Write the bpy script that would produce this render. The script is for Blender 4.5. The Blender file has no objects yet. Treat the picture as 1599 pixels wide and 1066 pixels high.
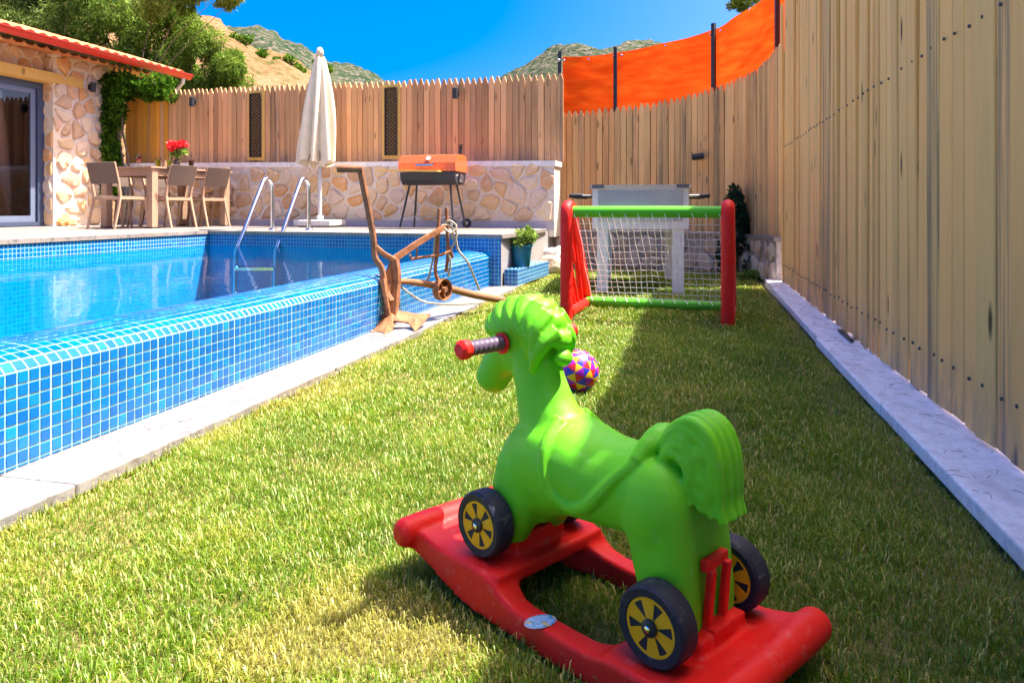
import bpy, bmesh, math, random
import numpy as np
from mathutils import Vector, Matrix, noise
from mathutils.bvhtree import BVHTree

random.seed(7)
np.random.seed(7)
rad = math.radians
scene = bpy.context.scene
COL = scene.collection

# ------------------------------------------------------------------ camera, sky, sun, exposure
H = 0.72            # eye height over the lawn
F = 1140.0          # focal length in photo pixels (1599 wide)
CX, HY = 800.0, 326.0
cam = bpy.data.cameras.new('camera')
cam.sensor_width = 36.0
cam.lens = 36.0 * F / 1599.0
cam.shift_y = -(533.0 - HY) / 1599.0
cam.clip_start = 0.05
cam.clip_end = 4000
co = bpy.data.objects.new('camera', cam)
COL.objects.link(co)
co.location = (0, 0, H)
co.rotation_euler = (rad(90), 0, 0)
scene.camera = co

SUN = Vector((0.48, 0.10, 1.0)).normalized()
elev = math.asin(SUN.z)
azim = math.atan2(SUN.x, SUN.y)
world = bpy.data.worlds.new('World')
scene.world = world
world.use_nodes = True
wn, wl = world.node_tree.nodes, world.node_tree.links
wn.clear()
sky = wn.new('ShaderNodeTexSky')
sky.sky_type = 'NISHITA'
sky.sun_disc = False
sky.sun_elevation = elev
sky.sun_rotation = azim
sky.altitude = 0
sky.air_density = 0.5
sky.dust_density = 5.5
sky.ozone_density = 2.0
hs = wn.new('ShaderNodeHueSaturation')
hs.inputs['Saturation'].default_value = 2.25
hs.inputs['Hue'].default_value = 0.5
hs.inputs['Value'].default_value = 1.0
bgn = wn.new('ShaderNodeBackground')
bgn.inputs['Strength'].default_value = 0.15
wo = wn.new('ShaderNodeOutputWorld')
wl.new(sky.outputs[0], hs.inputs['Color'])
wl.new(hs.outputs[0], bgn.inputs['Color'])
wl.new(bgn.outputs[0], wo.inputs['Surface'])

sl = bpy.data.lights.new('sun', 'SUN')
sl.energy = 4.6
sl.angle = rad(0.55)
sl.color = (1.0, 0.95, 0.86)
so = bpy.data.objects.new('sun', sl)
COL.objects.link(so)
so.location = (3, 1, 8)
so.rotation_euler = SUN.to_track_quat('Z', 'Y').to_euler()

scene.view_settings.view_transform = 'Standard'
scene.view_settings.look = 'None'
scene.view_settings.gamma = 1
scene.view_settings.use_curve_mapping = False
scene.view_settings.exposure = 1.75
scene.cycles.max_bounces = 7
scene.cycles.diffuse_bounces = 4
scene.cycles.transparent_max_bounces = 12
scene.cycles.caustics_reflective = False
scene.cycles.caustics_refractive = False

# ------------------------------------------------------------------ frames of reference
YAW = 13.75
A = Vector((math.sin(rad(YAW)), math.cos(rad(YAW)), 0))     # along the pool, away
B = Vector((math.cos(rad(YAW)), -math.sin(rad(YAW)), 0))    # across the pool, to the right
ROT = -rad(YAW)


def L(r, s, z=0.0):
    v = B * r + A * s
    return Vector((v.x, v.y, z))


def D(px, Z, z=0.0):
    return Vector(((px - CX) / F * Z, Z, z))


def G(px, py, z=0.0):
    Z = (H - z) * F / (py - HY)
    return Vector(((px - CX) / F * Z, Z, z))


def V(px, py, Z):
    return Vector(((px - CX) / F * Z, Z, H + (HY - py) / F * Z))


def zat(py, Z):
    return H + (HY - py) / F * Z


# ------------------------------------------------------------------ materials
MATS = {}


class NT:
    def __init__(s, name):
        s.m = bpy.data.materials.new(name)
        s.m.use_nodes = True
        s.n = s.m.node_tree.nodes
        s.l = s.m.node_tree.links
        s.b = s.n['Principled BSDF']
        s.out = s.n['Material Output']

    def add(s, t, **kw):
        nd = s.n.new(t)
        for k, v in kw.items():
            setattr(nd, k, v)
        return nd

    def lk(s, a, b):
        s.l.new(a, b)

    def coord(s, kind='Object'):
        return s.add('ShaderNodeTexCoord').outputs[kind]

    def mapping(s, vec, scale=(1, 1, 1), loc=None):
        mp = s.add('ShaderNodeMapping')
        mp.inputs['Scale'].default_value = scale
        s.lk(vec, mp.inputs['Vector'])
        if loc is not None:
            s.lk(loc, mp.inputs['Location'])
        return mp.outputs[0]

    def noise(s, vec, scale, detail=4, rough=0.55, dist=0.0):
        nz = s.add('ShaderNodeTexNoise')
        nz.inputs['Scale'].default_value = scale
        nz.inputs['Detail'].default_value = detail
        nz.inputs['Roughness'].default_value = rough
        nz.inputs['Distortion'].default_value = dist
        if vec is not None:
            s.lk(vec, nz.inputs['Vector'])
        return nz.outputs[0]

    def ramp(s, fac, stops, mode='LINEAR'):
        r = s.add('ShaderNodeValToRGB')
        r.color_ramp.interpolation = mode
        e = r.color_ramp.elements
        while len(e) < len(stops):
            e.new(0.5)
        for i, (p, c) in enumerate(stops):
            e[i].position = p
            e[i].color = (c, c, c, 1) if isinstance(c, (int, float)) else (c[0], c[1], c[2], 1)
        s.lk(fac, r.inputs[0])
        return r.outputs[0]

    def mix(s, fac, a, b, mode='MIX'):
        m = s.add('ShaderNodeMix', data_type='RGBA', blend_type=mode)
        for v, i in ((fac, 0), (a, 6), (b, 7)):
            if isinstance(v, (int, float)):
                m.inputs[i].default_value = v
            elif isinstance(v, (tuple, list)):
                m.inputs[i].default_value = (v[0], v[1], v[2], 1)
            else:
                s.lk(v, m.inputs[i])
        return m.outputs[2]

    def math(s, op, a, b=None, c=None):
        m = s.add('ShaderNodeMath', operation=op)
        for i, v in enumerate((a, b, c)):
            if v is None:
                continue
            if isinstance(v, (int, float)):
                m.inputs[i].default_value = v
            else:
                s.lk(v, m.inputs[i])
        return m.outputs[0]

    def bump(s, h, strength=0.3, dist=0.01):
        b = s.add('ShaderNodeBump')
        b.inputs['Strength'].default_value = strength
        b.inputs['Distance'].default_value = dist
        s.lk(h, b.inputs['Height'])
        s.lk(b.outputs[0], s.b.inputs['Normal'])
        return b

    def rnd(s):
        return s.add('ShaderNodeObjectInfo').outputs['Random']

    def col(s, c):
        if isinstance(c, (tuple, list)):
            s.b.inputs['Base Color'].default_value = (c[0], c[1], c[2], 1)
        else:
            s.lk(c, s.b.inputs['Base Color'])

    def set(s, **kw):
        for k, v in kw.items():
            s.b.inputs[k.replace('_', ' ')].default_value = v


def plain(name, c, rough=0.5, metal=0.0, nscale=30, namp=0.12, bump=0.0, spec=0.5, coat=0.0):
    if name in MATS:
        return MATS[name]
    t = NT(name)
    oc = t.coord()
    n = t.noise(oc, nscale, 5)
    f = t.ramp(n, [(0.3, 1 - namp), (0.7, 1 + namp * 0.6)])
    t.col(t.mix(1.0, tuple(c), f, 'MULTIPLY'))
    r = t.ramp(n, [(0.3, max(0.02, rough - 0.08)), (0.7, min(1, rough + 0.08))])
    t.lk(r, t.b.inputs['Roughness'])
    t.set(Metallic=metal, Specular_IOR_Level=spec, Coat_Weight=coat)
    if bump:
        t.bump(n, bump, 0.004)
    MATS[name] = t.m
    return t.m


def wood(name, c1, c2, dark, rough=0.75, stain=0.35, knots=0.55, grain=1.0, vr=0.72):
    t = NT(name)
    oc = t.coord()
    rn = t.rnd()
    off = t.math('MULTIPLY', rn, 53.0)
    cv = t.add('ShaderNodeCombineXYZ')
    for i in range(3):
        t.lk(off, cv.inputs[i])
    g = t.noise(t.mapping(oc, (70 * grain, 70 * grain, 2.2), cv.outputs[0]), 1.0, 6, 0.6, 0.6)
    big = t.noise(t.mapping(oc, (6, 6, 0.7), cv.outputs[0]), 1.0, 3, 0.6)
    base = t.mix(t.ramp(rn, [(0.0, 0.0), (1.0, 1.0)]), c1, c2)
    c = t.mix(t.ramp(g, [(0.5, 0.0), (0.8, 0.5)]), base, dark)
    st = t.ramp(big, [(0.5, 0.0), (0.75, stain)])
    v3 = t.math('FRACT', t.math('MULTIPLY', rn, 41.7))
    streak = t.noise(t.mapping(oc, (45, 45, 1.1), cv.outputs[0]), 1.0, 5, 0.7, 0.4)
    grey = t.math('MULTIPLY', t.ramp(v3, [(0.84, 0.0), (0.90, 0.9)]), t.ramp(streak, [(0.40, 0.0), (0.62, 0.85)]))
    c = t.mix(st, c, tuple(x * 0.45 for x in dark))
    c = t.mix(grey, c, (0.17, 0.13, 0.10))
    # knots
    vo = t.add('ShaderNodeTexVoronoi')
    vo.inputs['Scale'].default_value = 1.0
    t.lk(t.mapping(oc, (9, 4, 2.3), cv.outputs[0]), vo.inputs['Vector'])
    k = t.ramp(vo.outputs['Distance'], [(0.07, knots), (0.15, 0.0)])
    c = t.mix(k, c, (0.10, 0.045, 0.02))
    sz_ = t.add('ShaderNodeSeparateXYZ')
    t.lk(oc, sz_.inputs[0])
    dn = t.noise(t.mapping(oc, (14, 14, 5), cv.outputs[0]), 1.0, 5, 0.7)
    dirt = t.math('MULTIPLY', t.ramp(sz_.outputs[2], [(0.0, 1.0), (0.22, 0.0)]), t.ramp(dn, [(0.35, 0.0), (0.65, 0.75)]))
    c = t.mix(dirt, c, (0.24, 0.17, 0.16))
    # value shift per plank
    v2 = t.math('FRACT', t.math('MULTIPLY', rn, 17.3))
    c = t.mix(1.0, c, t.ramp(v2, [(0.0, vr), (0.45, (1 + vr) / 2), (1.0, 1.05)]), 'MULTIPLY')
    t.col(c)
    t.set(Roughness=rough, Specular_IOR_Level=0.25)
    t.bump(g, 0.35, 0.003)
    MATS[name] = t.m
    return t.m


def stone_mat(name, stops, mot=0.5, rough=0.9):
    t = NT(name)
    oc = t.coord()
    rn = t.rnd()
    base = t.ramp(rn, stops)
    n = t.noise(oc, 18, 6, 0.65)
    n2 = t.noise(oc, 70, 5, 0.7)
    c = t.mix(t.ramp(n, [(0.4, 0.0), (0.65, mot)]), base, (0.75, 0.58, 0.42))
    c = t.mix(t.ramp(n2, [(0.3, 0.35), (0.5, 0.0)]), c, (0.12, 0.08, 0.05))
    t.col(c)
    t.set(Roughness=rough, Specular_IOR_Level=0.2)
    t.bump(t.math('ADD', n, t.math('MULTIPLY', n2, 0.4)), 0.7, 0.012)
    MATS[name] = t.m
    return t.m


WOOD_R = wood('pale_fence_wood', (1.0, 0.60, 0.21), (1.0, 0.54, 0.18), (0.78, 0.37, 0.12), stain=0.2, knots=0.95, vr=0.88)
WOOD_B = wood('weathered_fence_wood', (0.90, 0.50, 0.22), (0.78, 0.40, 0.17), (0.42, 0.19, 0.08), stain=0.45, vr=0.62)
WOOD_C = wood('curved_fence_wood', (1.0, 0.60, 0.24), (0.96, 0.48, 0.18), (0.50, 0.25, 0.09), stain=0.5, vr=0.66)
WOOD_O = wood('orange_fence_wood', (0.92, 0.42, 0.045), (0.85, 0.34, 0.05), (0.55, 0.2, 0.03), stain=0.15)  # orange tone for the left end of the back fence
WOOD_BEAM = wood('beam_wood', (0.95, 0.55, 0.13), (0.95, 0.55, 0.13), (0.75, 0.36, 0.08), stain=0.1)
WOOD_OLD = wood('old_grey_wood', (0.38, 0.19, 0.09), (0.38, 0.19, 0.09), (0.16, 0.08, 0.05))
STONE = stone_mat('rubble_stone', [(0.0, (0.74, 0.42, 0.15)), (0.25, (0.85, 0.60, 0.34)), (0.45, (0.60, 0.36, 0.19)),
                                   (0.6, (0.88, 0.68, 0.46)), (0.75, (0.70, 0.52, 0.40)), (0.9, (0.80, 0.36, 0.09)), (1.0, (0.50, 0.31, 0.19))])
STONE_G = stone_mat('retaining_stone', [(0, (0.42, 0.28, 0.20)), (0.5, (0.55, 0.40, 0.29)), (1, (0.60, 0.49, 0.42))], 0.35)
ROCK = stone_mat('rock', [(0, (0.72, 0.62, 0.50)), (1, (0.55, 0.36, 0.17))], 0.5)


def mortar_mat():
    t = NT('mortar')
    oc = t.coord()
    n = t.noise(oc, 25, 6, 0.7)
    n2 = t.noise(oc, 2.2, 3)
    c = t.mix(t.ramp(n, [(0.3, 0), (0.7, 1)]), (0.70, 0.60, 0.50), (0.92, 0.82, 0.70))
    c = t.mix(t.ramp(n2, [(0.4, 0), (0.65, 0.6)]), c, (0.80, 0.60, 0.34))
    t.col(c)
    t.set(Roughness=0.95, Specular_IOR_Level=0.1)
    t.bump(n, 0.6, 0.01)
    return t.m


MORTAR = mortar_mat()


def marble_mat(name, a, b, scale=3.0):
    t = NT(name)
    geo = t.add('ShaderNodeNewGeometry')
    rotv = t.add('ShaderNodeVectorRotate', rotation_type='Z_AXIS')
    rotv.inputs['Angle'].default_value = rad(YAW)
    t.lk(geo.outputs['Position'], rotv.inputs['Vector'])
    p = t.mapping(rotv.outputs[0], (2.2, 1, 1))
    w = t.noise(p, scale * 1.6, 8, 0.66, 1.2)
    n = t.noise(p, scale * 9, 6, 0.7, 0.8)
    c = t.mix(t.ramp(w, [(0.38, 0), (0.62, 1)]), a, b)
    c = t.mix(t.ramp(n, [(0.38, 0.75), (0.50, 0)]), c, (0.09, 0.08, 0.085))
    n3 = t.noise(p, 1.3, 3, 0.5)
    c = t.mix(t.ramp(n3, [(0.5, 0), (0.7, 0.45)]), c, (0.25, 0.19, 0.14))
    t.col(c)
    t.set(Roughness=0.38, Specular_IOR_Level=0.4)
    t.bump(n, 0.12, 0.003)
    return t.m


MARBLE = marble_mat('marble', (0.19, 0.178, 0.18), (0.34, 0.325, 0.31))
DECKM = marble_mat('deck_stone', (0.26, 0.22, 0.20), (0.31, 0.27, 0.245), 1.6)


def kerb_mat():
    t = NT('kerb_concrete')
    g = t.add('ShaderNodeNewGeometry')
    n = t.noise(g.outputs['Position'], 40, 6, 0.7)
    n2 = t.noise(t.mapping(g.outputs['Position'], (12, 3, 3)), 1.2, 4)
    c = t.mix(t.ramp(n, [(0.35, 0), (0.6, 1)]), (0.66, 0.66, 0.72), (0.84, 0.84, 0.90))
    c = t.mix(t.ramp(n2, [(0.5, 0), (0.72, 0.4)]), c, (0.35, 0.31, 0.30))
    t.col(c)
    t.set(Roughness=0.8)
    t.bump(n, 0.5, 0.004)
    return t.m


KERBM = kerb_mat()
PITCH = 0.0353


def mosaic_mat(name, cols, grout):
    """tiles drawn from a UV map measured in metres (for walls whose tiles are only a few pixels)"""
    t = NT(name)
    uv = t.mapping(t.coord('UV'), (1 / PITCH, 1 / PITCH, 1))
    sp = t.add('ShaderNodeSeparateXYZ')
    t.lk(uv, sp.inputs[0])
    fx = t.math('ABSOLUTE', t.math('SUBTRACT', t.math('FRACT', sp.outputs[0]), 0.5))
    fy = t.math('ABSOLUTE', t.math('SUBTRACT', t.math('FRACT', sp.outputs[1]), 0.5))
    m = t.math('MAXIMUM', fx, fy)
    g = t.ramp(m, [(0.425, 0.0), (0.455, 1.0)])
    fl = t.add('ShaderNodeVectorMath', operation='FLOOR')
    t.lk(uv, fl.inputs[0])
    wn_ = t.add('ShaderNodeTexWhiteNoise')
    t.lk(fl.outputs[0], wn_.inputs['Vector'])
    c = t.ramp(wn_.outputs['Value'], cols)
    t.col(t.mix(g, c, grout))
    t.lk(t.ramp(g, [(0, 0.16), (1, 0.7)]), t.b.inputs['Roughness'])
    b = t.bump(g, 0.5, 0.003)
    b.invert = True
    return t.m


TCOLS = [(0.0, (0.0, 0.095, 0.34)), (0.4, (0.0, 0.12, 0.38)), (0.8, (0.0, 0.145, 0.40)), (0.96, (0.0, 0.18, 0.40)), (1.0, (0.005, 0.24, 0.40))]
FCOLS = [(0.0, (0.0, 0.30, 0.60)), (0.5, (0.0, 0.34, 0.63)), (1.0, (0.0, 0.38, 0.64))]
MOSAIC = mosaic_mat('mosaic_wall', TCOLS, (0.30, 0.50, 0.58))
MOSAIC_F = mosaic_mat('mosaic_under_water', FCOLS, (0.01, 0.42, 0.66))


def tile_mat():
    t = NT('mosaic_tile')
    rn = t.rnd()
    g = t.add('ShaderNodeNewGeometry')
    ri = t.math('FRACT', t.math('ADD', g.outputs['Random Per Island'], t.math('MULTIPLY', rn, 7.1)))
    c = t.ramp(ri, TCOLS)
    n = t.noise(g.outputs['Position'], 60, 4)
    c = t.mix(t.ramp(n, [(0.35, 0.25), (0.6, 0)]), c, (0.0, 0.07, 0.34))
    # fine crackle of the glass
    t.col(c)
    t.set(Roughness=0.12, Specular_IOR_Level=0.55)
    t.bump(n, 0.12, 0.002)
    return t.m


TILEM = tile_mat()
GROUT = plain('tile_grout', (0.29, 0.48, 0.52), 0.8, nscale=60, namp=0.15)


def water_mat():
    t = NT('pool_water')
    t.n.remove(t.b)
    g = t.add('ShaderNodeNewGeometry')
    n = t.noise(t.mapping(g.outputs['Position'], (1, 1, 1)), 5.0, 3, 0.5, 0.3)
    bp = t.add('ShaderNodeBump')
    bp.inputs['Strength'].default_value = 0.06
    bp.inputs['Distance'].default_value = 0.03
    t.lk(n, bp.inputs['Height'])
    fr = t.add('ShaderNodeFresnel')
    fr.inputs['IOR'].default_value = 1.33
    t.lk(bp.outputs[0], fr.inputs['Normal'])
    tr = t.add('ShaderNodeBsdfTransparent')
    tr.inputs['Color'].default_value = (0.35, 0.82, 1.0, 1)
    gl = t.add('ShaderNodeBsdfGlossy')
    gl.inputs['Roughness'].default_value = 0.015
    t.lk(bp.outputs[0], gl.inputs['Normal'])
    mx = t.add('ShaderNodeMixShader')
    t.lk(t.math('MULTIPLY', fr.outputs[0], 0.36), mx.inputs[0])
    t.lk(tr.outputs[0], mx.inputs[1])
    t.lk(gl.outputs[0], mx.inputs[2])
    t.lk(mx.outputs[0], t.out.inputs['Surface'])
    return t.m


WATER = water_mat()


def glass_mat(name, tint, refl_ior=1.5, rough=0.02, alpha=0.5):
    t = NT(name)
    t.n.remove(t.b)
    fr = t.add('ShaderNodeFresnel')
    fr.inputs['IOR'].default_value = refl_ior
    tr = t.add('ShaderNodeBsdfTransparent')
    tr.inputs['Color'].default_value = (*tint, 1)
    gl = t.add('ShaderNodeBsdfGlossy')
    gl.inputs['Roughness'].default_value = rough
    mx = t.add('ShaderNodeMixShader')
    t.lk(t.math('ADD', fr.outputs[0], 0.04), mx.inputs[0])
    t.lk(tr.outputs[0], mx.inputs[1])
    t.lk(gl.outputs[0], mx.inputs[2])
    t.lk(mx.outputs[0], t.out.inputs['Surface'])
    return t.m


GLASS = glass_mat('door_glass', (0.62, 0.62, 0.66))
RED_GLASS = glass_mat('red_glass', (0.55, 0.01, 0.02))
YEL_GLASS = glass_mat('yellow_glass', (0.95, 0.85, 0.02))
CLEAR = glass_mat('clear_glass', (0.9, 0.92, 0.92))


def plastic(name, c, rough=0.46):
    t = NT(name)
    oc = t.coord()
    n = t.noise(oc, 14, 5, 0.6)
    n2 = t.noise(oc, 260, 3, 0.6)
    c0 = t.mix(t.ramp(n, [(0.35, 0.0), (0.75, 0.16)]), tuple(c), tuple(min(1, x * 0.75 + 0.03) for x in c))
    # faint dust
    c1 = t.mix(t.ramp(t.noise(oc, 40, 6, 0.75), [(0.56, 0.0), (0.8, 0.22)]), c0, (0.55, 0.5, 0.4))
    t.col(c1)
    t.lk(t.ramp(n, [(0.3, rough - 0.06), (0.7, rough + 0.14)]), t.b.inputs['Roughness'])
    t.set(Specular_IOR_Level=0.28, Subsurface_Weight=0.0)
    # fine scratches and a mould seam along the middle plane
    sc_ = t.noise(t.mapping(oc, (160, 160, 9)), 1.0, 3, 0.6, 1.5)
    c1 = t.mix(t.ramp(sc_, [(0.66, 0.0), (0.72, 0.30)]), c1, tuple(min(1, x * 0.6 + 0.30) for x in c))
    t.col(c1)
    hgt = n2
    if name == 'green_plastic':
        sy_ = t.add('ShaderNodeSeparateXYZ')
        t.lk(oc, sy_.inputs[0])
        seam = t.ramp(t.math('ABSOLUTE', sy_.outputs[1]), [(0.0006, 1.0), (0.0016, 0.0)])
        hgt = t.math('ADD', t.math('MULTIPLY', seam, 2.5), n2)
    t.bump(hgt, 0.12, 0.0008)
    MATS[name] = t.m
    return t.m


GREEN = plastic('green_plastic', (0.14, 0.58, 0.012))
RED = plastic('red_plastic', (0.80, 0.012, 0.008))
GREEN2 = plastic('goal_green_plastic', (0.10, 0.50, 0.02))
YELLOW = plastic('yellow_plastic', (0.95, 0.43, 0.008))
BLACKP = plastic('black_plastic', (0.02, 0.021, 0.025), 0.45)
RUBBER = plastic('tyre_rubber', (0.016, 0.019, 0.034), 0.5)
CHROME = plain('stainless_steel', (0.72, 0.74, 0.78), 0.12, 1.0, namp=0.05)
BLACK = plain('black_metal', (0.025, 0.025, 0.028), 0.45)
DARKF = plain('door_frame_metal', (0.055, 0.075, 0.13), 0.4)
RESIN = plain('taupe_resin', (0.42, 0.255, 0.16), 0.55)
RESIN_D = plain('shaded_resin', (0.40, 0.26, 0.19), 0.55)
CANVAS = plain('canvas', (0.80, 0.67, 0.47), 0.85, nscale=6, namp=0.1, bump=0.2)
WHITEM = plain('white_metal', (0.55, 0.53, 0.50), 0.4)
WHITEP = plain('white_board', (0.88, 0.85, 0.80), 0.45)
ROPEM = plain('rope', (0.46, 0.38, 0.27), 0.9, nscale=150, namp=0.35, bump=0.6)
NETM = plain('net_cord', (0.88, 0.87, 0.85), 0.8)
GUTTER = plain('red_gutter', (0.62, 0.035, 0.02), 0.35)
STUCCO = plain('white_stucco', (0.28, 0.26, 0.25), 0.9)
LEAFRED = plain('red_petal', (0.85, 0.012, 0.02), 0.6)


def rust_mat():
    t = NT('rusty_iron')
    oc = t.coord()
    n = t.noise(oc, 16, 7, 0.7)
    n2 = t.noise(oc, 90, 5, 0.7)
    c = t.ramp(n, [(0.3, (0.10, 0.045, 0.025)), (0.5, (0.34, 0.13, 0.05)), (0.7, (0.50, 0.20, 0.085))])
    t.col(t.mix(t.ramp(n2, [(0.35, 0.5), (0.5, 0)]), c, (0.09, 0.05, 0.035)))
    t.set(Roughness=0.8, Metallic=0.15)
    t.bump(n2, 0.5, 0.004)
    return t.m


RUST = rust_mat()


def weave_mat():
    t = NT('brown_wicker')
    uv = t.coord('Object')
    w = t.add('ShaderNodeTexChecker')
    w.inputs['Scale'].default_value = 90
    t.lk(uv, w.inputs['Vector'])
    w.inputs['Color1'].default_value = (0.07, 0.043, 0.03, 1)
    w.inputs['Color2'].default_value = (0.15, 0.098, 0.072, 1)
    t.col(w.outputs[0])
    t.set(Roughness=0.7)
    return t.m


WICKER = weave_mat()


def roof_mat():
    t = NT('terracotta')
    rn = t.rnd()
    oc = t.coord()
    c = t.ramp(rn, [(0, (0.55, 0.17, 0.06)), (0.5, (0.70, 0.27, 0.09)), (1, (0.78, 0.38, 0.16))])
    n = t.noise(oc, 25, 6, 0.7)
    t.col(t.mix(t.ramp(n, [(0.35, 0.4), (0.55, 0)]), c, (0.25, 0.12, 0.07)))
    t.set(Roughness=0.9)
    t.bump(n, 0.4, 0.01)
    return t.m


ROOFM = roof_mat()


def leaf_mat(name, stops, trans=0.35, scale=1.2):
    t = NT(name)
    t.n.remove(t.b)
    g = t.add('ShaderNodeNewGeometry')
    n = t.noise(g.outputs['Position'], scale, 3)
    f = t.math('ADD', t.math('MULTIPLY', g.outputs['Random Per Island'], 0.6), t.math('MULTIPLY', t.ramp(n, [(0.35, 0), (0.65, 1)]), 0.4))
    c = t.ramp(f, stops)
    d = t.add('ShaderNodeBsdfDiffuse')
    tl = t.add('ShaderNodeBsdfTranslucent')
    t.lk(c, d.inputs['Color'])
    t.lk(t.mix(1.0, c, (1.0, 1.0, 0.5), 'MULTIPLY'), tl.inputs['Color'])
    mx = t.add('ShaderNodeMixShader')
    mx.inputs[0].default_value = trans
    t.lk(d.outputs[0], mx.inputs[1])
    t.lk(tl.outputs[0], mx.inputs[2])
    t.lk(mx.outputs[0], t.out.inputs['Surface'])
    return t.m


LEAF_A = leaf_mat('olive_leaves', [(0, (0.025, 0.05, 0.012)), (0.5, (0.12, 0.175, 0.035)), (1, (0.36, 0.42, 0.14))])
LEAF_B = leaf_mat('willow_leaves', [(0, (0.035, 0.07, 0.018)), (0.5, (0.13, 0.215, 0.035)), (1, (0.34, 0.45, 0.11))])
LEAF_V = leaf_mat('vine_leaves', [(0, (0.02, 0.05, 0.008)), (0.6, (0.08, 0.19, 0.015)), (1, (0.26, 0.42, 0.03))])
LEAF_C = leaf_mat('cypress_leaves', [(0, (0.008, 0.025, 0.018)), (0.6, (0.02, 0.055, 0.03)), (1, (0.05, 0.10, 0.05))], 0.15)
LEAF_P = leaf_mat('pot_leaves', [(0, (0.08, 0.16, 0.03)), (0.5, (0.22, 0.34, 0.07)), (1, (0.40, 0.50, 0.16))])
BARK = plain('bark', (0.17, 0.12, 0.08), 0.9, nscale=20, namp=0.4, bump=0.5)


def grass_mat():
    t = NT('grass_blades')
    t.n.remove(t.b)
    at = t.add('ShaderNodeAttribute', attribute_name='tint')
    sp = t.add('ShaderNodeSeparateColor')
    t.lk(at.outputs['Color'], sp.inputs[0])
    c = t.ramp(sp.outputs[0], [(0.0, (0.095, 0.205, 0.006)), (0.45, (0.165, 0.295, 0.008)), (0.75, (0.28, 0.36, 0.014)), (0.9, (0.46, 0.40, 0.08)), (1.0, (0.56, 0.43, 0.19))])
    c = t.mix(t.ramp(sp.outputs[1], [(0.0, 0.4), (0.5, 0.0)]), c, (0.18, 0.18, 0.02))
    d = t.add('ShaderNodeBsdfDiffuse')
    tl = t.add('ShaderNodeBsdfTranslucent')
    gl = t.add('ShaderNodeBsdfGlossy')
    gl.inputs['Roughness'].default_value = 0.45
    t.lk(c, d.inputs['Color'])
    t.lk(c, tl.inputs['Color'])
    gl.inputs['Color'].default_value = (0.9, 1, 0.7, 1)
    mx = t.add('ShaderNodeMixShader')
    mx.inputs[0].default_value = 0.40
    t.lk(d.outputs[0], mx.inputs[1])
    t.lk(tl.outputs[0], mx.inputs[2])
    m2 = t.add('ShaderNodeMixShader')
    m2.inputs[0].default_value = 0.05
    t.lk(mx.outputs[0], m2.inputs[1])
    t.lk(gl.outputs[0], m2.inputs[2])
    t.lk(m2.outputs[0], t.out.inputs['Surface'])
    return t.m


GRASSM = grass_mat()


def soil_mat():
    t = NT('lawn_soil')
    g = t.add('ShaderNodeNewGeometry')
    n = t.noise(g.outputs['Position'], 1.6, 4)
    n2 = t.noise(g.outputs['Position'], 90, 6, 0.7)
    c = t.mix(t.ramp(n, [(0.4, 0), (0.65, 1)]), (0.14, 0.17, 0.02), (0.32, 0.24, 0.08))
    c = t.mix(t.ramp(n2, [(0.4, 0.6), (0.6, 0)]), c, (0.07, 0.05, 0.02))
    t.col(c)
    t.set(Roughness=0.95)
    t.bump(n2, 0.8, 0.01)
    return t.m


SOIL = soil_mat()


def hill_mat(name, a, b, c3, scale, dots=None):
    t = NT(name)
    g = t.add('ShaderNodeNewGeometry')
    n = t.noise(g.outputs['Position'], scale, 6, 0.6)
    n2 = t.noise(g.outputs['Position'], scale * 7, 6, 0.7)
    c = t.mix(t.ramp(n, [(0.42, 0), (0.58, 1)]), a, b)
    c = t.mix(t.ramp(n2, [(0.5, 0), (0.58, 0.85)]), c, c3)
    t.col(c)
    t.set(Roughness=1.0, Specular_IOR_Level=0.0)
    t.bump(n2, 0.8, 1.0 / scale * 0.2)
    return t.m


HILL_FAR = hill_mat('scrub_mountain', (0.03, 0.06, 0.03), (0.07, 0.085, 0.045), (0.20, 0.165, 0.135), 0.04)
HILL_NEAR = hill_mat('bare_slope', (0.34, 0.19, 0.10), (0.26, 0.145, 0.07), (0.09, 0.10, 0.03), 0.14)


def banner_mat():
    t = NT('orange_sheet')
    oc = t.coord()
    n = t.noise(t.mapping(oc, (1.2, 1.2, 5)), 3, 4)
    c = t.mix(t.ramp(n, [(0.4, 0), (0.65, 1)]), (0.72, 0.062, 0.006), (0.82, 0.105, 0.010))
    t.n.remove(t.b)
    d = t.add('ShaderNodeBsdfDiffuse')
    tl = t.add('ShaderNodeBsdfTranslucent')
    t.lk(c, d.inputs['Color'])
    t.lk(c, tl.inputs['Color'])
    mx = t.add('ShaderNodeMixShader')
    mx.inputs[0].default_value = 0.4
    t.lk(d.outputs[0], mx.inputs[1])
    t.lk(tl.outputs[0], mx.inputs[2])
    t.lk(mx.outputs[0], t.out.inputs['Surface'])
    return t.m


BANNERM = banner_mat()


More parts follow.
